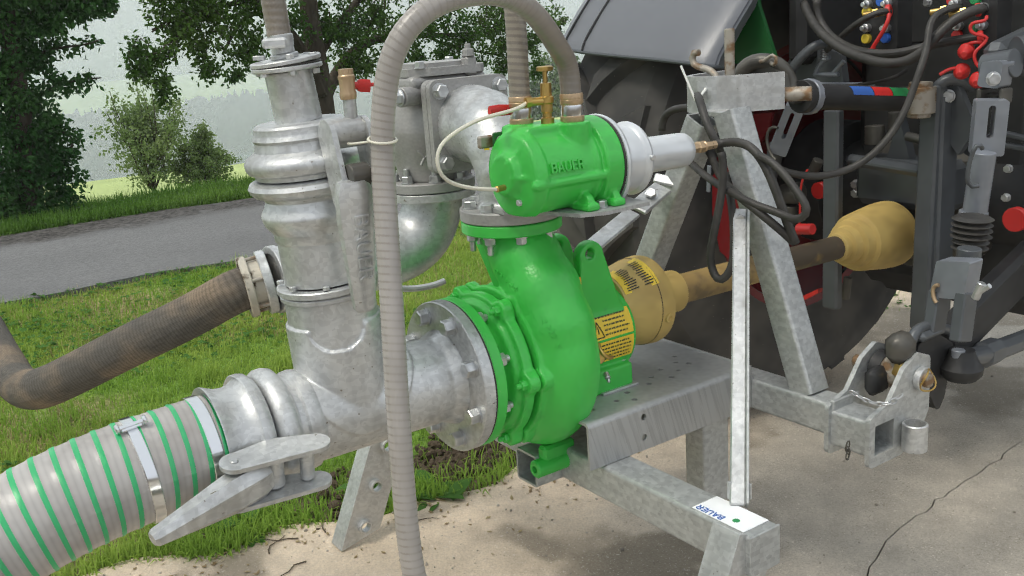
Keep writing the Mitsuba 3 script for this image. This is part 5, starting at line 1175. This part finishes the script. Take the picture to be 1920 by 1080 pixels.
# upper-left fittings of the draft linkage
add('linkage_plate', cat(prism(rpoly([p[1:] for p in ((2.250, 1.874, 1.140), (2.250, 1.838, 1.185), (2.250, 1.781, 1.195), (2.250, 1.698, 1.166), (2.250, 1.682, 1.083), (2.250, 1.874, 1.074))], .01), (2.25, 0, 0), YA, ZA, .025)), 'tractor_grey', tr)
add('linkage_shaft', cat(bar((2.100, 1.770, 1.099), (2.300, 1.633, 1.081), .012, .010, b=.003), tube([(2.200, 1.747, 1.112), (2.200, 1.727, 1.145), (2.200, 1.700, 1.159)], .006), tube([(2.200, 1.743, 1.115), (2.200, 1.672, 1.115)], .006), tube([(2.200, 1.692, 1.115), (2.200, 1.656, 1.149)], .006)), 'rod_grey', tr)
add('spring', tube([A3((2.200, 1.717, 1.194)) + A3((.009 * math.cos(a), .009 * math.sin(a), -.0011 * a)) for a in np.linspace(0, 12 * np.pi, 90)], .0025, 6, .004), 'bolt_zinc', tr)
add('lever_arm', tube([(2.150, 1.791, 1.112), (2.150, 1.756, 1.160), (2.180, 1.712, 1.195), (2.200, 1.700, 1.183)], .013), 'tractor_grey', tr)
# top link with quick hook on the A-frame pin
t0_, t1_ = A3((1.760, 1.451, 1.105)), A3((2.190, 1.432, 1.057))
tl = add('top_link', cat(cyl(t0_ + (t1_ - t0_) * .06, t1_, .0285, n=32), cyl(t0_ + (t1_ - t0_) * .04, t0_ + (t1_ - t0_) * .10, .036, n=28), cyl(t0_ + (t1_ - t0_) * -.02, t0_ + (t1_ - t0_) * .06, .017, n=24)), 'tractor_black', tr, label='top link tube with blue, red and green bands')
add('top_link_eye', cat(cyl(A3((2.160, 1.408, 1.090)), A3((2.160, 1.408, 1.028)), .036, n=28), cyl(A3((2.160, 1.407, 1.101)), A3((2.160, 1.409, 1.018)), .027, n=28)), 'rusty_steel', tr)
add('top_link_nut', cyl(t0_ + (t1_ - t0_) * .085, t0_ + (t1_ - t0_) * .125, .040, n=12), 'rod_grey', tr)
dt = unit(t1_ - t0_); L_ = np.linalg.norm(t1_ - t0_)
def band(f0, f1, mat, nm):
    x, y, z = basis(dt); V, F = [], []
    to = unit(A3((0, 0, 1.3)) - (t0_ + t1_) / 2); a_c = math.atan2(to @ y, to @ x)
    upv = math.atan2(ZA @ y, ZA @ x); d_ = math.atan2(math.sin(upv - a_c), math.cos(upv - a_c))
    for k in range(7):
        a = a_c + d_ * (.15 + .55 * k / 6)
        for f in (f0, f1): V.append(t0_ + dt * L_ * f + (x * math.cos(a) + y * math.sin(a)) * .0292)
    for k in range(6): b_ = 2 * k; F += [[b_, b_ + 1, b_ + 3], [b_, b_ + 3, b_ + 2]]
    add(nm, tm(V, F), mat, tl, smooth=True)
band(.37, .535, 'blue_print', 'blue_band'); band(.54, .69, 'red_plastic', 'red_band'); band(.695, .84, 'green_plastic', 'green_band')
add('top_hook', cat(tube([(1.720, 1.572, 1.143), (1.720, 1.562, 1.167), (1.730, 1.543, 1.181), (1.740, 1.516, 1.183), (1.760, 1.493, 1.170), (1.780, 1.483, 1.138), (1.780, 1.468, 1.106)], .017), prism(Polygon([p[1:] for p in ((1.740, 1.577, 1.144), (1.740, 1.555, 1.172), (1.740, 1.509, 1.176), (1.740, 1.467, 1.153), (1.740, 1.458, 1.125))]), (1.745, 0, 0), YA, ZA, .022)), 'oily_iron', tr)
add('hook_latch', tube([(1.720, 1.514, 1.183), (1.720, 1.491, 1.191), (1.720, 1.472, 1.196), (1.720, 1.468, 1.187), (1.730, 1.492, 1.179)], .004), 'rusty_steel', tr)
# left lift rod
u0, u1 = A3((2.120, 1.744, 1.041)), A3((2.120, 1.816, 0.892))
def slotted(p, q_, w, t, mat, up):
    x, y, z = basis(q_ - p, up); L = np.linalg.norm(q_ - p)
    P = rpoly([(-w / 2, 0), (w / 2, 0), (w / 2, L), (-w / 2, L)], .006).difference(LineString([(0, L * .15), (0, L * .62)]).buffer(w * .11))
    m = trimesh.creation.extrude_polygon(P, t, engine='earcut'); m.apply_translation((0, 0, -t / 2))
    return place(m, p, x, z, np.cross(x, z))
view = unit(A3((2.12, 1.8, -.3)))
add('lift_rod_head', slotted(u0, A3((2.120, 1.805, 0.914)), .050, .036, 'rod_grey', view), 'rod_grey', tr)
add('lift_rod', cat(cyl(A3((2.130, 1.813, 0.934)), A3((2.130, 1.876, 0.742)), .022, n=24), cyl(A3((2.130, 1.847, 0.844)), A3((2.130, 1.937, 0.568)), .016, n=20)), 'tractor_grey', tr)
add('lift_rod_clip', tube([(2.090, 1.785, 0.898), (2.090, 1.816, 0.951), (2.090, 1.807, 0.980), (2.090, 1.779, 0.984)], .004), 'oily_iron', tr)
add('hanging_bar', bar((1.950, 1.895, 0.894), (1.950, 1.900, 0.820), .014, .006, hint=XA, b=.002), 'rod_grey', tr)
# right lift rod with bellows
Xr = 2.02
add('lift_arm', cat(bar((2.100, 1.198, 1.155), (2.350, 1.249, 1.182), .05, .07, b=.015), cyl((2.050, 1.185, 1.141), (2.050, 1.120, 1.152), .030, n=28), cyl((2.100, 1.148, 1.162), (2.150, 1.112, 1.164), .042, n=28)), 'tractor_grey', tr)
add('rod_yoke', prism(rpoly([p[1:] for p in ((2.020, 1.172, 1.108), (2.020, 1.164, 1.158), (2.020, 1.118, 1.160), (2.020, 1.124, 1.103))], .008), (Xr, 0, 0), YA, ZA, .045), 'rod_grey', tr)
add('yoke_bolt', hexbolt((1.985, 1.130, 1.125), (-.7, -.7, 0), .022, .008), 'bolt_zinc', tr)
add('yoke_web', cat(bar((2.020, 1.169, 1.103), (2.020, 1.170, 1.069), .010, .04, hint=XA), bar((2.020, 1.121, 1.103), (2.020, 1.121, 1.071), .010, .04, hint=XA), rbox((2.040, 1.155, 1.082), (.03, .03, .02), .004)), 'oily_iron', tr)
add('lift_rod_head', slotted(A3((1.980, 1.128, 1.084)), A3((1.980, 1.134, 0.970)), .062, .044, 'rod_grey', view), 'rod_grey', tr)
add('lift_rod', cat(cyl((1.940, 1.115, 0.981), (1.940, 1.129, 0.838), .0245, n=28), cyl((1.940, 1.130, 0.857), (1.940, 1.131, 0.846), .029, n=28)), 'rod_grey', tr)
pa, pb = A3((1.860, 1.084, 0.865)), A3((1.860, 1.088, 0.793)); dd = pb - pa
add('bellows', lathe(pa, dd, [(np.linalg.norm(dd) * k / 12, .030 + .010 * (k % 2) - (.004 if k > 8 else 0)) for k in range(13)], 32), 'black_rubber', tr, smooth=20)
add('lift_rod', cyl((1.800, 1.053, 0.814), (1.800, 1.055, 0.776), .023, n=24), 'tractor_grey', tr)
add('rod_handle', tube([(1.900, 1.096, 0.995), (1.880, 1.095, 1.004), (1.880, 1.102, 0.993), (1.880, 1.111, 0.930), (1.890, 1.108, 0.918), (1.900, 1.099, 0.919)], .0045), 'tractor_grey', tr)
add('lower_yoke', prism(rpoly([p[1:] for p in ((1.740, 1.071, 0.801), (1.740, 1.002, 0.809), (1.740, 1.012, 0.733), (1.740, 1.084, 0.726))], .004), (1.74, 0, 0), YA, ZA, .045), 'rod_grey', tr)
add('yoke_leg', bar((1.740, 1.075, 0.736), (1.720, 1.072, 0.653), .024, .045, hint=XA), 'tractor_grey', tr); add('yoke_leg', bar((1.740, 1.019, 0.743), (1.720, 1.015, 0.649), .024, .045, hint=XA), 'tractor_grey', tr)
add('yoke_pin', cat(cyl((1.710, 0.984, 0.743), (1.710, 0.972, 0.776), .008, n=12), tube([(1.710, 0.977, 0.757), (1.710, 0.957, 0.773)], .005)), 'bolt_zinc', tr)
add('yoke_clip', tube([(1.710, 1.059, 0.756), (1.710, 1.070, 0.748), (1.710, 1.067, 0.727), (1.710, 1.062, 0.720)], .004), 'copper_band', tr)
# lower link, claw, ball
BC = A3((1.655, 1.109, .580))
add('link_ball', cat(*[trimesh.creation.icosphere(3, .034).apply_translation(BC)], cyl(BC - YA * .030, BC + YA * .030, .024, n=24)), 'rusty_steel', tr, smooth=True)
add('ball_guide', cat(cyl(BC + YA * .040, BC + YA * .018, .038, .030, n=32), rbox(BC + A3((-.045, .012, -.01)), (.055, .032, .055), .012)), 'tractor_black', tr, smooth=75)
add('claw_latch', cat(rbox(A3((1.636, 1.088, 0.640)), (.060, .050, .060), .016), bar((1.642, 1.098, 0.607), (1.665, 1.098, 0.567), .022, .020)), 'oily_iron', tr, smooth=75)
add('latch_tongue', cat(bar((1.637, 1.083, 0.619), (1.625, 1.088, 0.584), .020, .012, b=.002)), 'brass', tr)
claw = [(1.674, 1.088, 0.641), (1.736, 1.088, 0.649), (1.794, 1.088, 0.614), (1.785, 1.088, 0.559), (1.771, 1.088, 0.504), (1.750, 1.088, 0.475), (1.717, 1.088, 0.525), (1.676, 1.088, 0.544), (1.660, 1.088, 0.586)]
add('claw', prism(rpoly([(p[0], p[2]) for p in claw], .010), (0, 1.093, 0), XA, ZA, .040), 'tractor_black', tr)
add('claw_lever', cat(tube([(1.655, 1.078, 0.650), (1.678, 1.078, 0.669), (1.719, 1.078, 0.666), (1.792, 1.088, 0.640), (1.858, 1.098, 0.618)], .011), rbox(A3((1.702, 1.078, 0.656)), (.07, .04, .02), .008)), 'tractor_grey', tr)
ll0, ll1 = A3((1.809, 1.108, 0.589)), A3((2.430, 1.188, 0.725))
add('lower_link', cat(bar(ll0, ll1, .048, .105, hint=ZA, b=.012)), 'tractor_black', tr, label='thick black right lower link')
add('link_cup', cat(lathe(A3((1.785, 1.048, 0.558)), (0, 0, 1), [(-.012, .030), (0, .040), (.014, .042), (.022, .036), (.040, .026), (.050, .024)], 36)), 'tractor_black', tr)
add('link_pin', cyl((1.771, 1.048, 0.612), A3((1.771, 1.048, 0.612)) + A3((0, 0, -.055)), .013, n=20), 'rod_grey', tr)
add('stabiliser', cat(cyl((1.825, 1.058, 0.577), (1.930, 1.078, 0.557), .020, n=24), bar((1.905, 1.078, 0.556), (2.371, 1.148, 0.498), .04, .042, b=.012), bar((1.901, 1.078, 0.557), (1.989, 1.088, 0.550), .05, .052, b=.014)), 'tractor_grey', tr)
# valve blocks with couplers
def block(c, rows_, x=2.2, nm='valve_block'):
    P = [(p[1], p[2]) for p in c]
    add(nm, prism(rpoly(P, .01), (x + .03, 0, 0), YA, ZA, .06), 'tractor_black', tr, label=rows_)
block([(2.200, 1.607, 1.350), (2.200, 1.505, 1.342), (2.200, 1.501, 1.171), (2.200, 1.599, 1.184)], 'black valve block with yellow and blue caps')
block([(2.200, 1.363, 1.332), (2.200, 1.253, 1.324), (2.200, 1.249, 1.174), (2.200, 1.257, 1.141), (2.200, 1.335, 1.149)], 'black valve block with red and green caps')
def coupler(p, r, cap=None, cp=None):
    p = A3(p); add('coupler', cat(cyl(p + XA * .02, p - XA * .016, r, n=20), cyl(p - XA * .012, p - XA * .028, r * .62, n=16)), 'bolt_zinc', tr)
    if cap: add('dust_cap', cyl(A3(cp) + XA * .01, A3(cp) - XA * .012, r * 1.15, n=20), cap, tr)
for p, c, cp in (((2.200, 1.584, 1.287), 'yellow_plastic', (2.200, 1.586, 1.269)), ((2.200, 1.528, 1.286), 'blue_plastic', (2.200, 1.546, 1.292)), ((2.200, 1.585, 1.230), 'yellow_plastic', (2.200, 1.586, 1.204)), ((2.200, 1.529, 1.228), 'blue_plastic', (2.200, 1.531, 1.204)),
                 ((2.200, 1.339, 1.226), 'red_plastic', (2.200, 1.342, 1.204)), ((2.200, 1.281, 1.225), 'green_plastic', (2.200, 1.300, 1.222)), ((2.200, 1.348, 1.277), 'red_plastic', (2.200, 1.358, 1.284)), ((2.200, 1.282, 1.264), 'green_plastic', (2.200, 1.301, 1.283))):
    coupler(p, .0105, c, cp)
def hose(name, label, P, r, mat='black_rubber', group=None):
    t = thing(name, label, 'hose', group); add('hose', tube(P, r, 12, .010), mat, t, smooth=True); return t
def plug(p, d, t, col=None):
    p = A3(p); d = unit(d)
    add('coupling', cat(cyl(p, p + d * .030, .009, n=16), cyl(p + d * .028, p + d * .062, .0075, n=16), lathe(p + d * .026, d, [(0, .0115), (.012, .0115)], 6)), 'brass', t)
    if col: add('collar', ring(p + d * .002, d, .015, .008, .012, 24), col, t)
t = hose('hydraulic_hose', 'thick black hydraulic hose sagging from the upper left to the right valve block', [(2.150, 1.743, 1.298), (2.130, 1.713, 1.271), (2.100, 1.649, 1.225), (2.080, 1.570, 1.186), (2.060, 1.479, 1.161), (2.060, 1.407, 1.153), (2.070, 1.357, 1.171), (2.090, 1.327, 1.209), (2.120, 1.304, 1.241), (2.150, 1.278, 1.259), (2.180, 1.275, 1.262)], .0115); plug((2.170, 1.277, 1.260), (-.35, .75, -.1), t, 'red_plastic')
t = hose('hydraulic_hose', 'black hydraulic hose running just above the sagging thick one', [(2.150, 1.703, 1.306), (2.150, 1.692, 1.253), (2.130, 1.616, 1.199), (2.100, 1.493, 1.173), (2.100, 1.408, 1.176), (2.120, 1.360, 1.188), (2.140, 1.314, 1.196), (2.170, 1.271, 1.200)], .0105); plug((2.170, 1.268, 1.200), (-.35, .75, -.1), t, 'red_plastic')
t = hose('hydraulic_hose', 'thin black hose plugged into the left valve block', [(2.180, 1.512, 1.266), (2.140, 1.525, 1.264), (2.130, 1.562, 1.246), (2.150, 1.623, 1.216), (2.180, 1.695, 1.178)], .0075); plug((2.180, 1.512, 1.269), (-.3, .8, -.1), t, 'red_plastic')
t = hose('hydraulic_hose', 'long black hose dropping from the right valve block to the A-frame', [(2.170, 1.323, 1.267), (2.120, 1.324, 1.265), (2.080, 1.333, 1.244), (2.050, 1.324, 1.192), (2.020, 1.323, 1.130), (1.990, 1.332, 1.057), (1.950, 1.350, 0.993), (1.900, 1.385, 0.942), (1.840, 1.425, 0.922), (1.760, 1.450, 0.934), (1.700, 1.474, 0.965), (1.660, 1.492, 0.997), (1.620, 1.494, 0.980)], .0082); plug((2.170, 1.325, 1.267), (-.35, .75, -.1), t)
t = hose('hydraulic_hose', 'black hose curving from the white cylinder fitting down past the A-frame leg', [v0 + XA * .070, v0 + XA * .11, (1.500, 1.355, 1.036), (1.500, 1.317, 1.009), (1.500, 1.285, 0.959), (1.510, 1.267, 0.901), (1.530, 1.257, 0.844)], .0090)
t = hose('hydraulic_hose', 'black hose looping back at the right of the A-frame leg', [(1.490, 1.316, 1.019), (1.490, 1.263, 0.995), (1.490, 1.219, 0.954), (1.490, 1.199, 0.922), (1.490, 1.217, 0.905), (1.490, 1.265, 0.910), (1.480, 1.310, 0.922), (1.480, 1.369, 0.938), (1.500, 1.458, 0.960), (1.540, 1.550, 0.980), (1.600, 1.641, 0.991)], .0078)
t = hose('hydraulic_hose', 'black hose hanging in a narrow loop behind the strut', [(1.470, 1.395, 1.023), (1.470, 1.391, 0.975), (1.460, 1.394, 0.911), (1.450, 1.403, 0.845), (1.450, 1.407, 0.788), (1.450, 1.384, 0.764), (1.460, 1.367, 0.783), (1.480, 1.373, 0.832), (1.500, 1.394, 0.893), (1.530, 1.433, 0.941), (1.600, 1.489, 0.949)], .0085)
t = hose('hydraulic_hose', 'black hose bowed over the left side of the A-frame head', [(1.520, 1.443, 1.008), (1.500, 1.441, 1.042), (1.500, 1.463, 1.076), (1.520, 1.501, 1.117), (1.580, 1.570, 1.118), (1.640, 1.641, 1.090), (1.640, 1.689, 1.084), (1.640, 1.729, 1.069), (1.640, 1.746, 1.030)], .0088)
t = hose('hydraulic_hose', 'short black hose tucked below the bowed one at the A-frame head', [(1.600, 1.607, 1.095), (1.600, 1.601, 1.065), (1.580, 1.563, 1.030), (1.580, 1.535, 1.000), (1.560, 1.492, 0.966), (1.480, 1.338, 0.925), (1.490, 1.292, 0.894), (1.530, 1.264, 0.847)], .0085)
t = hose('hydraulic_hose', 'thin black cable lying along the top link', [(1.950, 1.624, 1.120), (2.000, 1.584, 1.103), (2.100, 1.552, 1.097), (2.200, 1.532, 1.102), (2.300, 1.540, 1.120)], .0045)
w = thing('cable_tie', 'long white cable tie tail sticking up beside the A-frame head', 'cable tie')
add('tail', tube([(1.530, 1.565, 1.189), (1.530, 1.545, 1.154), (1.530, 1.524, 1.117)], .0026, 6), 'white_plastic', w); add('loop', tube([(1.530, 1.524, 1.117), (1.550, 1.524, 1.129), (1.575, 1.536, 1.139)], .003, 6), 'white_plastic', w)
# red dust caps on tethers
for k, (p, q_, lb) in enumerate((((2.140, 1.244, 1.252), [(2.140, 1.241, 1.246), (2.130, 1.244, 1.236), (2.120, 1.263, 1.231), (2.120, 1.264, 1.217), (2.130, 1.247, 1.206), (2.140, 1.238, 1.199), (2.130, 1.246, 1.181), (2.120, 1.252, 1.168), (2.120, 1.248, 1.147), (2.120, 1.238, 1.136), (2.120, 1.246, 1.112)], 'red dust cap hanging lowest on a wavy red tether'),
                               ((2.140, 1.244, 1.195), [(2.140, 1.250, 1.190), (2.130, 1.263, 1.191), (2.130, 1.279, 1.184), (2.130, 1.283, 1.174)], 'red dust cap hanging below the right valve block'),
                               ((2.140, 1.310, 1.130), [(2.100, 1.322, 1.123), (2.110, 1.311, 1.132), (2.120, 1.298, 1.136), (2.130, 1.291, 1.130)], 'red dust cap pointing left with a pointed tongue'))):
    t = thing('dust_cap', lb, 'cap'); add('tether', tube(q_, .0038, 8, .006), 'red_plastic', t)
    e = A3(q_[-1]); add('cap', lathe(e + A3((.01, 0, 0)), (-.8, -.3, -.2), [(0, .012), (.002, .0175), (.014, .0175), (.017, .015), (.028, .010), (.034, .006)], 24), 'red_plastic', t)
t = thing('dust_cap', 'red dust cap strap hanging from the left valve block', 'cap'); add('tether', tube([(2.150, 1.491, 1.262), (2.140, 1.494, 1.233), (2.140, 1.515, 1.202), (2.140, 1.534, 1.174)], .005), 'red_plastic', t); add('cap', cyl((2.160, 1.557, 1.173), (2.130, 1.503, 1.171), .010, n=20), 'red_plastic', t)
# red reflectors, plug and wire
add('red_button', cyl((2.300, 1.796, 0.784), A3((2.300, 1.796, 0.784)) - XA * .02, .024, n=32), 'red_plastic', tr); add('red_button', cyl((2.200, 1.173, 0.792), A3((2.200, 1.173, 0.792)) - XA * .02, .028, n=32), 'red_plastic', tr)
add('red_plug', cyl((1.950, 1.595, 0.756), (1.950, 1.549, 0.762), .014, n=24), 'red_plastic', tr)
t = thing('wire', 'thin red wire hanging behind the A-frame', 'wire'); add('wire', tube([(1.950, 1.567, 0.908), (1.950, 1.585, 0.871), (1.950, 1.589, 0.824), (1.950, 1.592, 0.759)], .0028, 8), 'red_plastic', t)
for p0_, p1_, r_ in (((2.200, 1.849, 0.780), (2.200, 1.793, 0.793), .030), ((2.200, 1.830, 0.751), (2.200, 1.834, 0.697), .022), ((2.300, 1.837, 0.820), (2.300, 1.810, 0.868), .016), ((2.300, 1.703, 0.542), (2.300, 1.711, 0.477), .012)):
    add('rear_fitting', cyl(p0_, p1_, r_, n=20), 'oily_iron', tr)
add('red_shield', prism(Polygon([p[1:] for p in ((2.200, 1.971, 1.001), (2.200, 1.888, 1.011), (2.200, 1.900, 0.966), (2.200, 1.943, 0.911))]), (2.2, 0, 0), YA, ZA, .01), 'red_rim_paint', tr)
add('red_step', prism(Polygon([p[1:] for p in ((2.200, 1.781, 0.492), (2.200, 1.720, 0.528), (2.200, 1.720, 0.516), (2.200, 1.771, 0.484))]), (2.2, 0, 0), YA, ZA, .02), 'red_plastic', tr)
for p in ((2.300, 1.257, 0.887), (2.300, 1.258, 0.817), (2.400, 1.937, 1.204), (2.300, 1.486, 1.281)): add('body_bolt', hexbolt(p, -XA, .016, .010), 'bolt_zinc', tr)
add('gusset_plate', prism(Polygon([p[1:] for p in ((2.300, 1.388, 0.990), (2.300, 1.343, 0.979), (2.300, 1.330, 0.902), (2.300, 1.367, 0.919), (2.300, 1.392, 0.938))]), (2.3, 0, 0), YA, ZA, .03), 'tractor_grey', tr)
add('side_bar', bar((2.300, 1.271, 0.970), (2.300, 1.213, 0.958), .02, .012), 'tractor_grey', tr); add('side_bar', bar((2.300, 1.270, 0.942), (2.300, 1.211, 0.936), .02, .012), 'tractor_grey', tr)
add('underbody', rbox((2.75, 1.35, .62), (.5, .9, .34), .05), 'tractor_black', tr)

# ================================================================== AIR
scene['haze'] = {'type': 'cube', 'to_world': T().translate([700, 2000, 125]).scale([3600, 2230, 300]), 'bsdf': {'type': 'null'}, 'interior': {'type': 'ref', 'id': 'haze_air'}}
labels['haze'] = {'label': 'misty air over the valley', 'category': 'haze', 'kind': 'stuff'}
